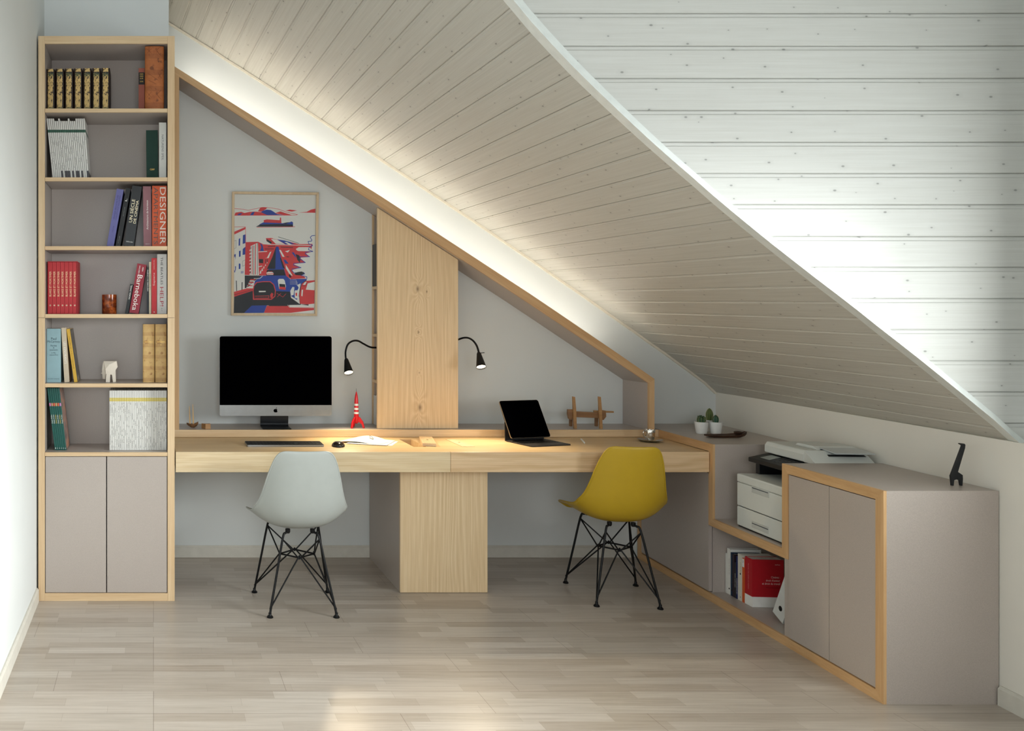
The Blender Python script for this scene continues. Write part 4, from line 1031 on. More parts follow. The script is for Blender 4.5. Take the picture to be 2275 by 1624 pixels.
# street
Bb((694, 665), (716, 668), (746, 800), (792, 958), (592, 958), (650, 800)); Nn((690, 672), (684, 890), (600, 890), (655, 770)); Nn((600, 900), (770, 896), (790, 958), (592, 958)); Nn((730, 782), (740, 776), (782, 890), (760, 880))
Bb((545, 958), (790, 956), (832, 992), (1000, 990), (985, 1060), (900, 1200), (780, 1120), (640, 1120), (470, 1050), (480, 1010)); Nn((378, 956), (548, 958), (480, 1006), (402, 1082), (378, 1082))
Rr((270, 1120), (400, 1085), (465, 1085), (460, 1108), (272, 1170)); stroke(Nn, 3, (272, 1150), (465, 1095)); Nn((272, 1170), (470, 1105), (830, 1118), (842, 1180), (940, 1250), (600, 1256), (450, 1258), (370, 1332), (268, 1332))
for i in range(7): (Ww if i % 2 else Rr)((480 - i * 13, 992 + i * 13), (486 - i * 13 + 6, 986 + i * 13 + 8), (440 - i * 8, 998 + i * 13), (430 - i * 6, 992 + i * 13))
for i in range(6): stroke(Ww if i % 2 else Rr, 8, (436 - i * 6, 998 + i * 15), (478 - i * 6, 998 + i * 15))
stroke(Ww, 6, (395, 1076), (448, 1076)); stroke(Ww, 5, (470, 986), (530, 986), (556, 962)); stroke(Rr, 4, (700, 1135), (760, 1172), (790, 1140)); stroke(Rr, 4, (705, 1170), (740, 1135))
Bb((370, 1332), (448, 1258), (600, 1255), (570, 1330)); Rr((570, 1330), (600, 1258), (820, 1256), (830, 1272), (1072, 1275), (1072, 1302), (840, 1330)); Nn((620, 1252), (820, 1250), (818, 1262), (620, 1262)); stroke(Ww, 4, (808, 1252), (826, 1274), (1072, 1280))
# cars
Rr((464, 1062), (492, 1024), (560, 1014), (634, 1014), (672, 1046), (690, 1108), (684, 1166), (645, 1200), (460, 1200), (458, 1108)); Nn((474, 1062), (500, 1030), (560, 1022), (630, 1022), (664, 1050), (681, 1108), (676, 1162), (640, 1190), (474, 1190), (466, 1110)); Ww((518, 1110), (588, 1110), (588, 1122), (520, 1124)); stroke(Rr, 5, (482, 1164), (620, 1160), (620, 1182), (482, 1182)); Rr((632, 1150), (648, 1128), (664, 1140), (656, 1180), (636, 1182))
Ww((708, 1004), (722, 990), (764, 990), (778, 1006), (790, 1062), (784, 1100), (722, 1090)); Nn((724, 1040), (782, 1044), (786, 1078), (726, 1078)); Rr((722, 1068), (786, 1072), (788, 1100), (724, 1094)); Nn((726, 1050), (780, 1052), (780, 1064), (728, 1064))
Rr((600, 930), (610, 918), (650, 916), (668, 934), (666, 950), (596, 952)); Ww((594, 928), (612, 920), (656, 922), (668, 934), (596, 938)); Ww((598, 944), (664, 942), (660, 950), (600, 950))
for i in range(4): stroke(Ww, 2, (830, 1000 + i * 14), (890, 1000 + i * 14), (905, 1030 + i * 9))
Ww((834, 1110), (856, 1070), (876, 1074), (868, 1150), (840, 1160)); Ww((876, 1120), (905, 1050), (938, 1035), (928, 1100), (915, 1190), (880, 1182)); Bb((880, 1080), (905, 1055), (918, 1080), (905, 1105), (880, 1104)); Rr((886, 1132), (902, 1128), (902, 1162), (888, 1160))
Nn((920, 1150), (930, 1080), (950, 1035), (990, 1004), (1000, 1010), (950, 1060), (940, 1246), (1018, 1246), (1016, 1258), (930, 1246)); Rr((932, 1240), (924, 1150), (948, 1042), (990, 1010), (1080, 1004), (1075, 1238), (1000, 1246)); Ww((990, 1098), (1008, 1036), (1080, 1018), (1079, 1104)); Ww((948, 1100), (962, 1098), (956, 1166), (944, 1160)); Ww((960, 1050), (980, 1022), (1000, 1018), (984, 1050)); stroke(Nn, 3, (950, 1060), (985, 1060), (1000, 1020))
# tree outline
tree = [(1080, 555), (1050, 558), (1034, 575), (1050, 600), (1046, 612), (1012, 616), (1020, 640), (1058, 655), (1020, 680), (1016, 698), (1060, 716), (990, 722), (985, 740), (1028, 768), (930, 768), (926, 785), (985, 826), (870, 836), (866, 852), (942, 878), (856, 890), (850, 905), (870, 930), (968, 925), (978, 940), (940, 955), (1000, 970), (1000, 990)]
stroke(Bb, 6, *tree); Nn((872, 938), (905, 922), (950, 916), (978, 936), (940, 955), (890, 952))
bm = BM()
for i, (k, pts) in enumerate(layers):
    y = 0.0018 - i * 0.000012
    pts = [(min(max(a, 266), 1092), b) for a, b in pts]
    f = bm.faces.new([bm.verts.new(pp(a, b, y)) for a, b in pts]); f.material_index = k
bm.normal_update()
for f in bm.faces:
    if f.normal.y > 0: f.normal_flip()
bmesh.ops.triangulate(bm, faces=bm.faces)
ar = obj('artwork', bm, [iR, iB, iN, iW], po, recalc=False)
obj('glass', prism(BM(), bigger, lambda p: pp(p[0], p[1], -0.0045), lambda p: pp(p[0], p[1], -0.0030)), glass_mat('picture_glass'), po, label='clear glass pane')

# ------------------------------------------------------------------ books
YS = 4.57
ORD = 'first second third fourth fifth sixth seventh eighth ninth tenth eleventh twelfth thirteenth fourteenth fifteenth sixteenth seventeenth eighteenth nineteenth twentieth'.split()
ORD += ['twenty-' + q for q in ORD[:9]] + ['thirtieth'] + ['thirty-' + q for q in ORD[:9]]
def book(label, xb0, xb1, ytop, zs, mat, lean=0.0, d=0.16, Y=4.57, pages=True, round_=0.0, cat='book', group=None, name='book'):
    """xb0..xb1: pixel columns of the spine's foot, lean: how far (pixels) the top is shifted"""
    d = min(d, 0.185); X0, X1 = PX(xb0, Y), PX(xb1, Y); H = PZ(ytop, Y) - zs
    th = math.atan2(lean * Y / FPX, H); w_ = (X1 - X0) * math.cos(th); h = H / math.cos(th) - w_ * abs(math.sin(th)) * 0.5
    foot = (X1 - w_ / 2 * math.cos(th)) if th > 0 else (X0 + w_ / 2 * math.cos(th))
    t = thing(name, label, cat, (foot, Y, zs + 0.0006 + w_ / 2 * abs(math.sin(th))), (0, th, 0), group)
    hw = w_ / 2 - 0.0002; c = min(0.0022, hw * 0.3)
    if round_ > 0:
        n = 8; arc = [(hw * math.sin(R(a)), -round_ * math.cos(R(a)) + round_ * 0.0) for a in [-90 + 180 * i / n for i in range(n + 1)]]
        poly = [(-hw, d)] + arc + [(hw, d), (hw - c, d), (hw - c, 0.006), (-hw + c, 0.006), (-hw + c, d)]
    else: poly = [(-hw, d), (-hw, 0), (hw, 0), (hw, d), (hw - c, d), (hw - c, c), (-hw + c, c), (-hw + c, d)]
    obj('cover', prism(BM(), poly, lambda p: v(p[0], p[1], 0), lambda p: v(p[0], p[1], h)), mat, t, smooth=45 if round_ else None, bevel=0.0005 if not round_ else 0)
    if pages: obj('pages', boxm(-hw + c, hw - c, 0.0065 if round_ else c, d - 0.003, 0.003, h - 0.003), M['pages'], t)
    t['h'] = h; t['w'] = w_
    return t
def txt(t, s, mat, zc, length, height, orient, xo=0.0, y=-0.0006): return lettering(s, t, mat, (xo, y, zc), length, height, orient)
def clean(): 
    for o in bpy.data.objects:
        for k in ('h', 'w'):
            if k in o: del o[k]
gold = plain(214, 176, 96, 0.35, 0.6); white_i = plain(236, 234, 228, 0.6); grey_i = plain(120, 122, 122, 0.6); black_i = plain(24, 24, 26, 0.6)

# gilt volumes, top shelf
def gilt():
    t = NT('gilt_spine'); tc = t.n('ShaderNodeTexCoord'); sp = t.n('ShaderNodeSeparateXYZ'); t.l(tc.outputs['Object'], sp.inputs[0])
    z = sp.outputs[2]; x = t.math('ABSOLUTE', sp.outputs[0])
    n = t.noise(t.coord('Object', (120, 40, 75)), 1, 4, 0.7)
    thr = t.math('ADD', 0.44, t.math('MULTIPLY', t.math('GREATER_THAN', x, 0.013), 0.12))
    g = t.math('GREATER_THAN', n, thr)
    def band(a, b): return t.math('MULTIPLY', t.math('GREATER_THAN', z, a), t.math('LESS_THAN', z, b))
    gap = t.math('MAXIMUM', band(0.203, 0.208), t.math('GREATER_THAN', z, 0.2285)); frame = t.math('MAXIMUM', band(0.183, 0.203), band(0.004, 0.022))
    inn = t.math('LESS_THAN', x, 0.0150)
    g = t.math('MULTIPLY', g, t.math('SUBTRACT', 1.0, gap)); g = t.math('MULTIPLY', g, inn)
    gb = t.mix(n, rgb(150, 110, 48), rgb(236, 206, 138))
    c = t.mix(g, rgb(34, 20, 16), gb)
    n2 = t.math('GREATER_THAN', t.noise(t.coord('Object', (260, 60, 130)), 1, 2), 0.56)
    fr = t.mix(n2, rgb(32, 52, 36), rgb(196, 170, 104))
    c = t.mix(t.math('MULTIPLY', frame, inn), c, fr)
    t.base(c); return t.fin(0.4, 0, 0.5)
gm = gilt()
place = ['nearest the left edge of the top shelf'] + ['%s from the left of seven on the top shelf' % q for q in ORD[1:6]] + ['rightmost of its row on the top shelf']
for i in range(7):
    x = 103.2 + 20.33 * i
    book('dark brown volume with gilded spine, ' + place[i], x, x + 18.6, 154 - 0.35 * i, SH[0], gm, d=0.15, round_=0.006, group='gilded volumes on the top shelf')
t = book('slim brick-red book with a black spine label beside the thick leather volume', 307.8, 321.4, 151.5, SH[0], plain(150, 82, 66, 0.6), d=0.15)
obj('spine_label', boxm(-t['w'] / 2 + 0.0006, t['w'] / 2 - 0.0006, -0.0006, 0.001, t['h'] * 0.62, t['h'] * 0.90), black_i, t)
for i, (s, q) in enumerate((('DES', 0.86), ('IDEES', 0.81), ('SUR', 0.76), ('LEURS', 0.69))): lettering(s, t, gold, (0, -0.0012, t['h'] * q), t['w'] * 0.55, t['h'] * 0.03)
def leather(nm, c1, c2, zband, stain):
    t = NT(nm); tc = t.n('ShaderNodeTexCoord'); sp = t.n('ShaderNodeSeparateXYZ'); t.l(tc.outputs['Object'], sp.inputs[0])
    n = t.noise(t.coord('Object', (22, 22, 22)), 1, 5, 0.65); st = t.noise(t.coord('Object', (38, 20, 30), (3, 1, 2)), 1, 3)
    c = t.ramp(n, [(0.3, rgb(*c2)), (0.7, rgb(*c1))])
    c = t.mix(t.ramp(st, [(0.60, (0, 0, 0, 1)), (0.68, (0.75, 0.75, 0.75, 1))]), c, rgb(*stain))
    w1 = t.math('SINE', t.math('MULTIPLY', sp.outputs[2], 2 * math.pi / zband))
    c = t.mix(t.math('MULTIPLY', t.math('GREATER_THAN', w1, 0.55), 0.28), c, rgb(*stain))
    t.base(c); t.bump(n, 0.2, 0.002); return t.fin(0.5, 0, 0.4)
t = book('thick tan leather-bound volume, tallest on the top shelf', 321.8, 364.5, 104.0, SH[0], leather('tan_leather', (176, 104, 54), (146, 80, 38), 0.085, (92, 48, 24)), d=0.2, Y=4.525, round_=0.010)
bm = BM()
for (a, b, c_, d_) in ((0.01, 0.305, 0.036, 0.33), (0.01, 0.305, 0.036, 0.275), (-0.04, 0.29, -0.015, 0.315), (-0.04, 0.315, -0.016, 0.29), (-0.028, 0.275, -0.028, 0.33), (-0.038, 0.19, 0.02, 0.15), (-0.03, 0.15, 0.01, 0.13), (0.02, 0.16, 0.036, 0.19), (0.02, 0.19, 0.036, 0.16), (0.012, 0.075, 0.036, 0.10), (0.012, 0.075, 0.036, 0.05), (-0.04, 0.06, -0.016, 0.09), (-0.04, 0.09, -0.016, 0.06)):
    f_y = lambda x: -0.0105 * math.sqrt(max(0, 1 - (x / 0.05) ** 2)) - 0.0002
    tube(bm, [(a, f_y(a), b), ((a + c_) / 2, f_y((a + c_) / 2), (b + d_) / 2), (c_, f_y(c_), d_)], 0.0005, 4)
obj('tooling', bm, plain(84, 44, 24, 0.6), t)

# magazines
def mag_mat(nm, bands, base_c, textc, lo, hi, dens):
    t = NT(nm); tc = t.n('ShaderNodeTexCoord'); sp = t.n('ShaderNodeSeparateXYZ'); t.l(tc.outputs['Object'], sp.inputs[0]); z = sp.outputs[2]; x = t.math('ABSOLUTE', sp.outputs[0])
    oi = t.n('ShaderNodeObjectInfo')
    cm = t.n('ShaderNodeCombineXYZ'); t.l(t.math('MULTIPLY', oi.outputs['Random'], 37.0), cm.inputs[0]); t.l(z, cm.inputs[2])
    va = t.n('ShaderNodeVectorMath', operation='MULTIPLY'); t.l(cm.outputs[0], va.inputs[0]); va.inputs[1].default_value = (1, 1, 420)
    vb = t.n('ShaderNodeVectorMath', operation='MULTIPLY'); t.l(cm.outputs[0], vb.inputs[0]); vb.inputs[1].default_value = (3, 1, 26)
    a = t.noise(va.outputs[0], 1, 2); b = t.noise(vb.outputs[0], 1, 1)
    ink = t.math('MULTIPLY', t.math('GREATER_THAN', a, 0.46), t.math('GREATER_THAN', b, dens))
    ink = t.math('MULTIPLY', ink, t.math('LESS_THAN', x, 0.0013)); ink = t.math('MULTIPLY', ink, t.math('MULTIPLY', t.math('GREATER_THAN', z, lo), t.math('LESS_THAN', z, hi)))
    geo = t.n('ShaderNodeNewGeometry'); front = t.math('LESS_THAN', sp.outputs[1], 0.0006)
    c = t.mix(t.math('MULTIPLY', ink, 0.7), base_c, textc)
    for z0, z1, c1, c2, th in bands:
        m = t.math('MULTIPLY', t.math('GREATER_THAN', z, z0), t.math('LESS_THAN', z, z1))
        nz = t.noise(t.coord('Object', (400, 60, 260)), 1, 2)
        if th is not None: m = t.math('MULTIPLY', m, t.math('GREATER_THAN', oi.outputs['Random'], th))
        c = t.mix(m, c, t.mix(t.math('GREATER_THAN', nz, 0.5), c1, c2))
    edge = t.math('GREATER_THAN', x, t.math('SUBTRACT', 0.0038, 0.0))
    c = t.mix(t.math('MULTIPLY', front, t.math('MULTIPLY', edge, 0.8)), c, rgb(104, 102, 100))
    t.base(c); return t.fin(0.45, 0, 0.4)
def magazine(label, group, x0, x1, ytop, zs, mat, lean, d=0.185, Y=YS, zt=None):
    X0, X1 = PX(x0, Y), PX(x1, Y); H = (zt if zt else PZ(ytop, Y)) - zs; th = math.atan2(lean * Y / FPX, 0.29)
    w_ = (X1 - X0) * math.cos(th); h = H / math.cos(th) - w_ * abs(math.sin(th)) * 0.5; hw = w_ / 2 - 0.0003
    foot = (X1 - w_ / 2 * math.cos(th)) if th > 0 else (X0 + w_ / 2 * math.cos(th))
    o = obj('magazine', boxm(-hw, hw, 0, d, 0, h), mat, bevel=0.0006)
    o.location = (foot, Y, zs + 0.0006 + w_ / 2 * abs(math.sin(th))); o.rotation_euler = (0, th, 0)
    return tag(o, label, 'magazine', group)
mg = mag_mat('green_topped_magazine', [(0.247, 0.262, rgb(14, 66, 50), rgb(40, 96, 74), None), (0.0, 0.045, rgb(42, 40, 44), rgb(92, 90, 96), 0.62)], rgb(214, 213, 208), rgb(88, 88, 86), 0.05, 0.238, 0.57)
for i in range(20):
    x = 116.6 + 4.05 * i
    x += 0.4; magazine('white magazine with a green spine band, %s from the left, leaning on the second shelf' % ORD[i], 'leaning magazines on the second shelf', x, x + 4.03, 263.5 if i in (0, 1, 2, 3, 6, 11, 15, 16, 17, 18, 19) else 269, SH[1], mg, -12.6 + 0.2 * i)
t = book('dark green cloth-bound book with small gold lettering next to a white book', 325.5, 351.8, 289.5, SH[1], plain(16, 52, 42, 0.7), d=0.18, lean=-1.2)
txt(t, 'CERF', gold, t['h'] * 0.20, 0.025, 0.008, 'flat')
t = book('tall white book with grey lettering at the right end of the second shelf', 353.2, 369.4, 272.4, SH[1], plain(216, 216, 210, 0.5), d=0.2)
txt(t, 'NATURENS SPEIL', grey_i, t['h'] * 0.56, 0.135, 0.011, 'down')

# third shelf
t = book('lavender-blue book leaning right, leftmost on the third shelf', 236.4, 252.3, 420.5, SH[2], plain(104, 104, 158, 0.6), lean=22.8, d=0.2)
txt(t, 'GRANDE ARCHITECTURE', plain(70, 66, 120, 0.6), t['h'] * 0.68, 0.13, 0.008, 'up', -0.006); txt(t, 'CONCEPTION ET REALISATION', plain(70, 66, 120, 0.6), t['h'] * 0.68, 0.13, 0.007, 'up', 0.006); txt(t, 'THEATER', plain(70, 66, 120, 0.6), t['h'] * 0.30, 0.035, 0.006, 'up')
t = book('narrow black book leaning between the lavender and the big black book', 256.2, 267.0, 418.4, SH[2], plain(24, 26, 28, 0.5), lean=23.4, d=0.19)
txt(t, 'L', white_i, t['h'] * 0.80, 0.014, 0.009, 'up'); txt(t, 'ARCHITECTURES', grey_i, t['h'] * 0.60, 0.05, 0.005, 'up'); txt(t, 'ATELIER', grey_i, t['h'] * 0.12, 0.04, 0.005, 'up')
t = book('thick black book with large cream lettering leaning on the third shelf', 274.8, 297.0, 413.4, SH[2], plain(22, 25, 27, 0.4), lean=18.8, d=0.24)
cream_i = plain(244, 232, 196, 0.4)
txt(t, 'UN SIÈCLE', cream_i, t['h'] * 0.585, 0.122, 0.021, 'up', -0.011); txt(t, 'DE CINÉMA', cream_i, t['h'] * 0.575, 0.122, 0.017, 'up', 0.011); txt(t, 'CAHIERS DU CINEMA', white_i, t['h'] * 0.075, 0.036, 0.006, 'flat')
t = book('mauve book with thin white lettering left of the orange one', 319.0, 337.2, 414, SH[2], plain(142, 98, 104, 0.55), lean=-1.6, d=0.2)
txt(t, 'Architecture de', white_i, t['h'] * 0.44, 0.098, 0.010, 'up'); txt(t, 'bureaux', white_i, t['h'] * 0.69, 0.052, 0.009, 'up'); txt(t, 'Editions', white_i, t['h'] * 0.05, 0.022, 0.004, 'flat')
t = book('thick orange book with big lettering, rightmost on the third shelf', 338.0, 370.2, 413, SH[2], plain(214, 86, 34, 0.45), d=0.22)
txt(t, 'DESIGNER', plain(238, 228, 214, 0.4), t['h'] * 0.51, 0.300, 0.031, 'down', 0.018); txt(t, 'APARTMENTS', plain(96, 72, 62, 0.4), t['h'] * 0.51, 0.300, 0.023, 'down', -0.019)

# fourth shelf: boxed red set, jar, leaning and standing books
X0, X1 = PX(105.8, YS), PX(172, YS); ztop = PZ(580.6, YS); zs = SH[3] + 0.0006
sc = thing('slipcase', 'red open-fronted slipcase holding seven red albums on the fourth shelf', 'box', ((X0 + X1) / 2, YS, zs))
hw = (X1 - X0) / 2; hh = ztop - zs; rc = plain(170, 34, 40, 0.5)
for nm, a in (('side', (-hw, -hw + 0.003, 0, 0.16, 0, hh)), ('side', (hw - 0.003, hw, 0, 0.16, 0, hh)), ('top', (-hw + 0.003, hw - 0.003, 0, 0.16, hh - 0.003, hh)), ('bottom', (-hw + 0.003, hw - 0.003, 0, 0.16, 0, 0.003)), ('back', (-hw + 0.003, hw - 0.003, 0.157, 0.16, 0.003, hh - 0.003))): obj(nm, boxm(*a), rc, sc)
bw = (66.2 - 2.6) / 7; redb = plain(184, 44, 50, 0.5)
for i in range(7):
    x = 107.1 + bw * i
    t = book('red album with vertical cream title, %s from the left inside the slipcase' % ORD[i], x + 0.15, x + bw - 0.15, 582.6, SH[3] + 0.0034, redb, d=0.15, Y=YS + 0.003, group='red albums in the slipcase')
    txt(t, 'BLAKE ET MORTIMER', plain(240, 214, 170, 0.5), t['h'] * 0.575, t['h'] * 0.49, 0.0105, 'up')
    obj('number_disc', lathe(BM(), [(0.0, 0.0), (0.0042, 0.0), (0.0042, 0.0006), (0, 0.0006)], 14, mat=Matrix.Translation((0, 0, t['h'] * 0.155)) @ Matrix.Rotation(R(90), 4, 'X')), plain(232, 214, 180, 0.5), t)
    lettering(str(i + 1), t, black_i, (0, -0.0009, t['h'] * 0.155), 0.003, 0.005)
def mottled():
    t = NT('mottled_amber'); n = t.noise(t.coord('Object', (34, 34, 34)), 1, 5, 0.7)
    t.base(t.ramp(n, [(0.3, rgb(52, 20, 10)), (0.5, rgb(118, 50, 20)), (0.7, rgb(190, 98, 40))])); return t.fin(0.08, 0, 0.6)
jar = thing('glass_holder', 'mottled amber glass candle holder standing on the fourth shelf', 'candle holder', (PX(241.8, YS), YS + 0.05, SH[3] + 0.0006))
hj = PZ(654.7, YS + 0.03) - SH[3]; rj = 0.0392
obj('glass', lathe(BM(), [(0.0, 0.0), (rj - 0.002, 0.0), (rj, 0.003), (rj, hj), (rj - 0.0035, hj), (rj - 0.0035, 0.008), (0.0, 0.008)], 40), mottled(), jar, smooth=50)
obj('wax', lathe(BM(), [(0.0, hj * 0.55), (rj - 0.004, hj * 0.55), (rj - 0.004, 0.009), (0, 0.009)][::-1], 24), plain(214, 190, 150, 0.6), jar, smooth=40)
t = book('small black book with white title leaning against the crimson book', 277.4, 285.0, 631.5, SH[3], plain(26, 30, 32, 0.5), lean=11.4, d=0.12)
txt(t, 'TEXAS VISION', white_i, t['h'] * 0.73, t['h'] * 0.48, 0.008, 'down')
t = book('crimson book with large white title leaning right on the fourth shelf', 286.6, 307.8, 587, SH[3], plain(142, 22, 42, 0.45), lean=18.2, d=0.19)
txt(t, 'Barneboka', white_i, t['h'] * 0.42, t['h'] * 0.72, 0.026, 'down', 0.0); txt(t, 'ABBA', white_i, t['h'] * 0.90, 0.024, 0.007, 'down', 0.009); txt(t, 'BOKLUBBEN', white_i, t['h'] * 0.88, 0.042, 0.006, 'down', -0.009)
t = book('thin black book standing left of the cream booklet', 326.0, 330.6, 594, SH[3], plain(28, 32, 38, 0.5), d=0.16)
txt(t, 'HISTOIRE DU CINEMA', white_i, t['h'] * 0.72, t['h'] * 0.46, 0.006, 'up')
t = book('thin cream booklet wedged left of the red paperback', 331.0, 336.0, 582, SH[3], plain(206, 194, 170, 0.6), d=0.16)
txt(t, 'LES CAHIERS', black_i, t['h'] * 0.62, t['h'] * 0.3, 0.004, 'up')
t = book('bright red paperback with pale title beside the tall white book', 336.6, 348.4, 573.5, SH[3], plain(206, 48, 54, 0.5), d=0.16)
txt(t, 'Sapiens', plain(240, 214, 208, 0.5), t['h'] * 0.62, 0.068, 0.012, 'up'); txt(t, 'Une breve histoire', plain(240, 214, 208, 0.5), t['h'] * 0.88, 0.05, 0.005, 'down')
obj('publisher_dot', lathe(BM(), [(0, 0), (0.003, 0), (0.003, 0.0006), (0, 0.0006)], 12, mat=Matrix.Translation((0, 0, 0.010)) @ Matrix.Rotation(R(90), 4, 'X')), white_i, t)
t = book('tall white book with black and red lettering on the fourth shelf', 349.0, 370.4, 565, SH[3], plain(210, 208, 204, 0.45), d=0.2)
txt(t, 'THE BEATLES', plain(60, 58, 60, 0.5), t['h'] * 0.72, t['h'] * 0.46, 0.012, 'down', -0.001); txt(t, 'HELP!', plain(178, 50, 62, 0.5), t['h'] * 0.29, t['h'] * 0.32, 0.019, 'down', -0.001); txt(t, '6-1', grey_i, t['h'] * 0.075, 0.016, 0.007, 'down')

# fifth shelf
dk = plain(52, 76, 84, 0.6)
t = book('thick pale blue book with dark lettering at the left end of the fifth shelf', 103.7, 135.2, 730.6, SH[4], plain(140, 172, 180, 0.55), d=0.2)
for s, q, L, hgt in (('Paul', 0.815, 0.028, 0.013), ('McCartney', 0.755, 0.066, 0.015), ('Paroles', 0.685, 0.032, 0.009), ('&', 0.645, 0.007, 0.007), ('souvenirs', 0.605, 0.042, 0.008), ('de 1956 à', 0.55, 0.024, 0.007), ("aujourd'hui", 0.51, 0.044, 0.008), ('BUCHET CHASTEL', 0.065, 0.060, 0.004)): txt(t, s, dk, t['h'] * q, L, hgt, 'flat')
t = book('cream book with faint white title leaning left beside the pale blue book', 143.0, 154.2, 728.3, SH[4], plain(196, 182, 160, 0.6), lean=-7.2, d=0.18)
txt(t, 'LES IGNORANTS', white_i, t['h'] * 0.54, t['h'] * 0.40, 0.012, 'down')
t = book('yellow-spined book leaning left, its dark cover turned to the elephant', 164.6, 172.4, 731, SH[4], plain(206, 164, 60, 0.55), lean=-17.2, d=0.2)
txt(t, 'HISTOIRE DE LA PHOTOGRAPHIE', plain(140, 104, 40, 0.6), t['h'] * 0.55, t['h'] * 0.6, 0.006, 'down')
def photo_cover():
    t = NT('photo_cover'); n = t.noise(t.coord('Object', (30, 14, 30)), 1, 4, 0.6)
    t.base(t.ramp(n, [(0.35, rgb(24, 22, 22)), (0.55, rgb(70, 64, 56)), (0.72, rgb(166, 152, 124))])); return t.fin(0.35)
obj('cover_picture', boxm(t['w'] / 2 - 0.0002, t['w'] / 2 + 0.0006, 0.003, 0.184, 0.002, t['h'] - 0.002), photo_cover(), t, label='dark photographic cover')
vel = leather('vellum', (214, 180, 120), (190, 150, 92), 0.06, (150, 100, 54))
for i, (a, b, lb) in enumerate(((317.2, 343.4, 'left of the pair of tan vellum volumes on the fifth shelf'), (344.6, 370.2, 'right of the pair of tan vellum volumes, against the bookcase side'))):
    t = book(lb, a, b, 720.5, SH[4], vel, d=0.19, round_=0.007, group='tan vellum volumes')
    for q in (0.70, 0.685): obj('gilt_line', boxm(-t['w'] / 2 * 0.72, t['w'] / 2 * 0.72, -0.0072, -0.004, t['h'] * q, t['h'] * q + 0.0012), gold, t)
    lettering('LA', t, gold, (0, -0.0075, t['h'] * 0.725), 0.010, 0.006); lettering('1', t, gold, (0, -0.0075, t['h'] * 0.645), 0.003, 0.005)
# faceted elephant
el = thing('elephant_figurine', 'off-white faceted elephant figurine facing left on the fifth shelf', 'figurine', (PX(242, YS), YS + 0.035, SH[4] + 0.0006))
def facets(pts_):
    bm = BM()
    for p in pts_: bm.verts.new(p)
    bmesh.ops.convex_hull(bm, input=bm.verts); return bm
es = (PX(261, YS) - PX(223, YS)); eh = PZ(803, YS) - SH[4]
ex = lambda zx: (zx - 897) / 187 * es; ez = lambda zy: (778 - zy) / 223 * eh
bm = BM()
hull_body = [(ex(x), y, ez(z)) for x, z, y in ((835, 556, -0.010), (835, 556, 0.010), (978, 556, -0.014), (978, 556, 0.014), (990, 618, -0.022), (990, 618, 0.022), (935, 700, -0.024), (935, 700, 0.024), (862, 690, -0.026), (862, 690, 0.026), (900, 590, -0.030), (900, 590, 0.030), (858, 640, -0.030), (858, 640, 0.030), (822, 610, 0.0))]
eb = obj('body', facets(hull_body), plain(214, 204, 190, 0.6, 0, 0.4, 0.01), el)
obj('head', facets([(ex(x), y, ez(z)) for x, z, y in ((830, 570, -0.012), (830, 570, 0.012), (818, 650, -0.014), (818, 650, 0.014), (868, 640, -0.020), (868, 640, 0.020), (850, 700, -0.010), (850, 700, 0.010), (826, 745, -0.006), (826, 745, 0.006), (852, 750, -0.006), (852, 750, 0.006))]), plain(214, 204, 190, 0.6, 0, 0.4, 0.01), el)
for s_ in (-1, 1):
    obj('tusk', facets([(ex(x), s_ * y, ez(z)) for x, z, y in ((803, 686, 0.016), (820, 680, 0.012), (822, 692, 0.012), (824, 686, 0.018))]), plain(224, 216, 204, 0.6, 0, 0.4, 0.01), el)
    obj('leg', facets([(ex(x), s_ * y, ez(z)) for x, z, y in ((866, 690, 0.008), (866, 690, 0.024), (912, 680, 0.008), (912, 680, 0.024), (862, 777, 0.010), (862, 777, 0.022), (905, 778, 0.010), (905, 778, 0.022))]), plain(214, 204, 190, 0.6, 0, 0.4, 0.01), el)
    obj('leg', facets([(ex(x), s_ * y, ez(z)) for x, z, y in ((926, 690, 0.006), (926, 690, 0.022), (966, 650, 0.006), (966, 650, 0.022), (940, 778, 0.008), (940, 778, 0.020), (970, 776, 0.008), (970, 776, 0.020))]), plain(214, 204, 190, 0.6, 0, 0.4, 0.01), el)

# sixth shelf
tl_ = plain(12, 82, 74, 0.4)
cols = [(200, 120, 170), (206, 150, 120), (214, 96, 60), (206, 160, 110), (214, 96, 60), (190, 130, 180)]
for i in range(6):
    x = 121.8 + 4.35 * i
    t = book('thin teal comic album, %s from the left, leaning on the lowest open shelf' % ORD[i], x, x + 4.25, 862.5, SH[5], tl_, lean=-17.2 + 0.3 * i, d=0.21, pages=False, group='leaning teal comic albums', name='comic_album')
    wv = plain(226, 190, 80, 0.5) if i in (2, 4) else white_i
    txt(t, 'Petit Poilu', wv, t['h'] * 0.50, 0.045, 0.0062, 'up')
    obj('spine_patch', boxm(-t['w'] / 2 + 0.0012, t['w'] / 2 - 0.0012, -0.0005, 0.0005, t['h'] * 0.71, t['h'] * 0.76), plain(*cols[i], 0.5), t)
    lettering(str(i + 1), t, white_i, (0, -0.0007, t['h'] * 0.03), 0.0035, 0.007)
    if i == 5:
        def comic():
            q = NT('comic_cover'); n = q.noise(q.coord('Object', (26, 12, 22)), 1, 4, 0.6)
            q.base(q.ramp(n, [(0.3, rgb(70, 60, 60)), (0.5, rgb(150, 120, 110)), (0.65, rgb(186, 120, 80)), (0.8, rgb(210, 200, 190))])); return q.fin(0.35)
        obj('cover_picture', boxm(t['w'] / 2 - 0.0002, t['w'] / 2 + 0.0004, 0.003, 0.184, 0.002, t['h'] - 0.002), comic(), t, label='colourful cover')
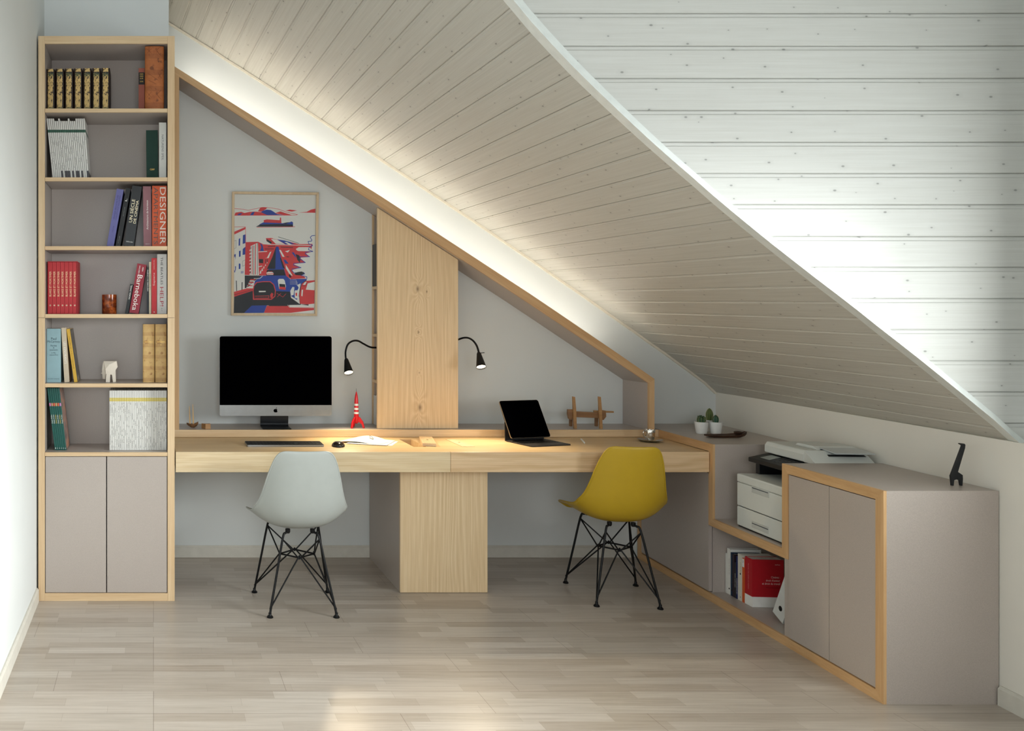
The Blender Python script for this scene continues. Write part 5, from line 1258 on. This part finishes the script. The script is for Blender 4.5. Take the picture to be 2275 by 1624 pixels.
my = mag_mat('yellow_banded_magazine', [(0.257, 0.276, rgb(206, 182, 70), rgb(226, 214, 140), None)], rgb(220, 219, 214), rgb(84, 84, 82), 0.012, 0.25, 0.51)
for i in range(34):
    x = 243.2 + 3.735 * i
    magazine('white magazine with a yellow spine band, %s from the left on the lowest open shelf' % ORD[i], 'upright magazines on the lowest open shelf', x, x + 3.715, 867.8, SH[5], my, 0.0)

# slivers of books seen inside the shelf column
YK = 5.16
for lb, x0, x1, yt, yb, c_ in (('dark book edge on the upper shelf of the column', 830.5, 834.2, 541, 634, (70, 66, 62)), ('orange-red book on the upper shelf of the column, behind its front panel', 834.6, 840, 563, 634, (190, 84, 56)), ('white book on the bottom of the column behind its front panel', 833.4, 840, 882, 948, (216, 216, 212))):
    z0 = PZ(yb + 2, 5.2) if yb < 900 else 0.8165
    book(lb, x0 + 8, x1 + 8, yt, z0, plain(*c_, 0.6), d=0.12, Y=YK)

# books and binder in the low compartment of the sideboard, spines towards the room
def side_book(label, Y0, Y1, h, c_, d=0.15, b=0.10, texts=(), cat='book', name='book'):
    """Y0 > Y1: far and near side of the book"""
    yc = (Y0 + Y1) / 2; w_ = Y0 - Y1
    t = thing(name, label, cat, (fX(yc) + b, yc, 0.0406), (0, 0, R(-90 - 4.7)), 'books in the low compartment')
    m_ = plain(*c_, 0.5); hw = w_ / 2 - 0.0003; c = min(0.0015, hw * 0.3)
    poly = [(-hw, d), (-hw, 0), (hw, 0), (hw, d), (hw - c, d), (hw - c, c), (-hw + c, c), (-hw + c, d)]
    obj('cover', prism(BM(), poly, lambda p: v(p[0], p[1], 0), lambda p: v(p[0], p[1], h)), m_, t)
    obj('pages', boxm(-hw + c, hw - c, c, d - 0.002, 0.002, h - 0.002), plain(222, 220, 212, 0.7), t)
    for s, mat, q, L, hgt, xo in texts: lettering(s, t, mat, (xo, -0.0006, h * q), L, hgt, 'up')
    return t
rows_ = [('thin white book, farthest left in the low compartment', 0.014, 0.206, (216, 216, 210), 0.14, ()),
         ('tall white paperback with small black mark, second in the low compartment', 0.030, 0.236, (222, 221, 214), 0.15, (('Le droit du cinema', grey_i, 0.62, 0.08, 0.006, 0.004),)),
         ('dark blue-green book beside the tall white paperback', 0.012, 0.222, (18, 48, 72), 0.14, ()),
         ('black book with plum top in the low compartment', 0.017, 0.219, (38, 26, 34), 0.14, ()),
         ('short grey-black book standing between the dark books', 0.014, 0.18, (40, 42, 42), 0.12, (('PRODUIRE', white_i, 0.5, 0.07, 0.005, 0),)),
         ('navy book with white lettering in the low compartment', 0.013, 0.216, (20, 38, 92), 0.14, (('LE SCENARIO', white_i, 0.3, 0.08, 0.006, 0),)),
         ('cream paperback with yellow lettering in the low compartment', 0.036, 0.234, (214, 210, 196), 0.15, (('LE FILM', plain(180, 150, 70, 0.5), 0.72, 0.05, 0.007, 0.006), ('II', black_i, 0.08, 0.006, 0.010, 0.005))),
         ('orange and white paperback next to the red book', 0.018, 0.222, (206, 92, 40), 0.145, (('90', plain(60, 70, 120, 0.5), 0.92, 0.012, 0.007, 0),))]
y = 4.512
for lb, w_, h, c_, d, tx in rows_:
    t = side_book(lb, y, y - w_, h, c_, d, 0.088, tx); y -= w_ + (0.003 if 'blue-green' in lb else 0.0012)
    if 'tall white' in lb or 'cream' in lb:
        obj('mark', lathe(BM(), [(0, 0), (0.0045, 0), (0.0045, 0.0006), (0, 0.0006)], 14, mat=Matrix.Translation((0.004, 0, h * (0.13 if 'tall' in lb else 0.58))) @ Matrix.Rotation(R(90), 4, 'X')), black_i, t)
    if 'orange' in lb: obj('label', boxm(-w_ / 2 + 0.001, w_ / 2 - 0.001, -0.0005, 0.001, h * 0.80, h * 0.985), white_i, t, label='white top of spine')
w_ = y - 4.285
t = side_book('red book with a white foot, its cover facing out before the row', y, y - w_ + 0.001, 0.236, (176, 22, 34), 0.148, 0.090)
hw = (w_ - 0.001) / 2
obj('white_foot', boxm(hw - 0.0002, hw + 0.0006, 0.0003, 0.1478, 0.0003, 0.051), white_i, t, label='white foot of the cover'); obj('white_foot', boxm(-hw + 0.0003, hw - 0.0003, -0.0006, 0.0008, 0.0003, 0.051), white_i, t, label='white foot of the spine')
for s, zc_, L, hgt, xe in (('Cinéma :', 0.150, 0.042, 0.0105, 0.130), ("droit d'auteur", 0.134, 0.066, 0.0105, 0.130), ('et droit du travail', 0.118, 0.084, 0.0105, 0.130), ('Anne Moreau', 0.212, 0.024, 0.005, 0.130), ('Etudes', 0.024, 0.014, 0.004, 0.130)):
    mat_ = plain(238, 206, 200, 0.5) if zc_ > 0.05 else grey_i
    lettering(s, t, mat_, (hw + 0.0009, xe - L / 2, zc_), L, hgt, ex=(0, 1, 0), ey=(0, 0, 1))
lettering('Guide du droit applique', t, plain(80, 14, 20, 0.5), (hw + 0.0009, 0.130 - 0.033, 0.098), 0.066, 0.007, ex=(0, 1, 0), ey=(0, 0, 1))
lettering('CINEMA ET DROIT DU TRAVAIL', t, plain(220, 160, 156, 0.5), (0, -0.0006, 0.145), 0.13, 0.006, 'up')
# leaning binder
tb_ = R(24.5)
bd = thing('ring_binder', 'white ring binder with a black finger hole leaning in the low compartment', 'binder', (fX(4.056) + 0.091, 4.056, 0.0408), (0, 0, R(-94.7)))
Mb = Matrix.Rotation(tb_, 4, 'Y')
BW = 0.080
def bb(x0, x1, y0, y1, z0, z1): return boxm(x0, x1, y0, y1, z0, z1, 0, Mb)
obj('spine', bb(-BW, 0, 0, 0.003, 0, 0.295), plain(216, 218, 216, 0.4), bd, bevel=0.001)
for a in (-BW, -0.003): obj('board', bb(a, a + 0.003, 0.003, 0.20, 0, 0.295), plain(216, 218, 216, 0.4), bd)
obj('papers', bb(-BW + 0.004, -0.012, 0.01, 0.19, 0.004, 0.28), M['pages'], bd)
hole = obj('finger_hole', lathe(BM(), [(0, 0), (0.0125, 0), (0.0125, 0.001), (0, 0.001)], 22, mat=Mb @ Matrix.Translation((-BW / 2, 0.0002, 0.055)) @ Matrix.Rotation(R(90), 4, 'X')), M['black'], bd, label='black finger hole')
clean()
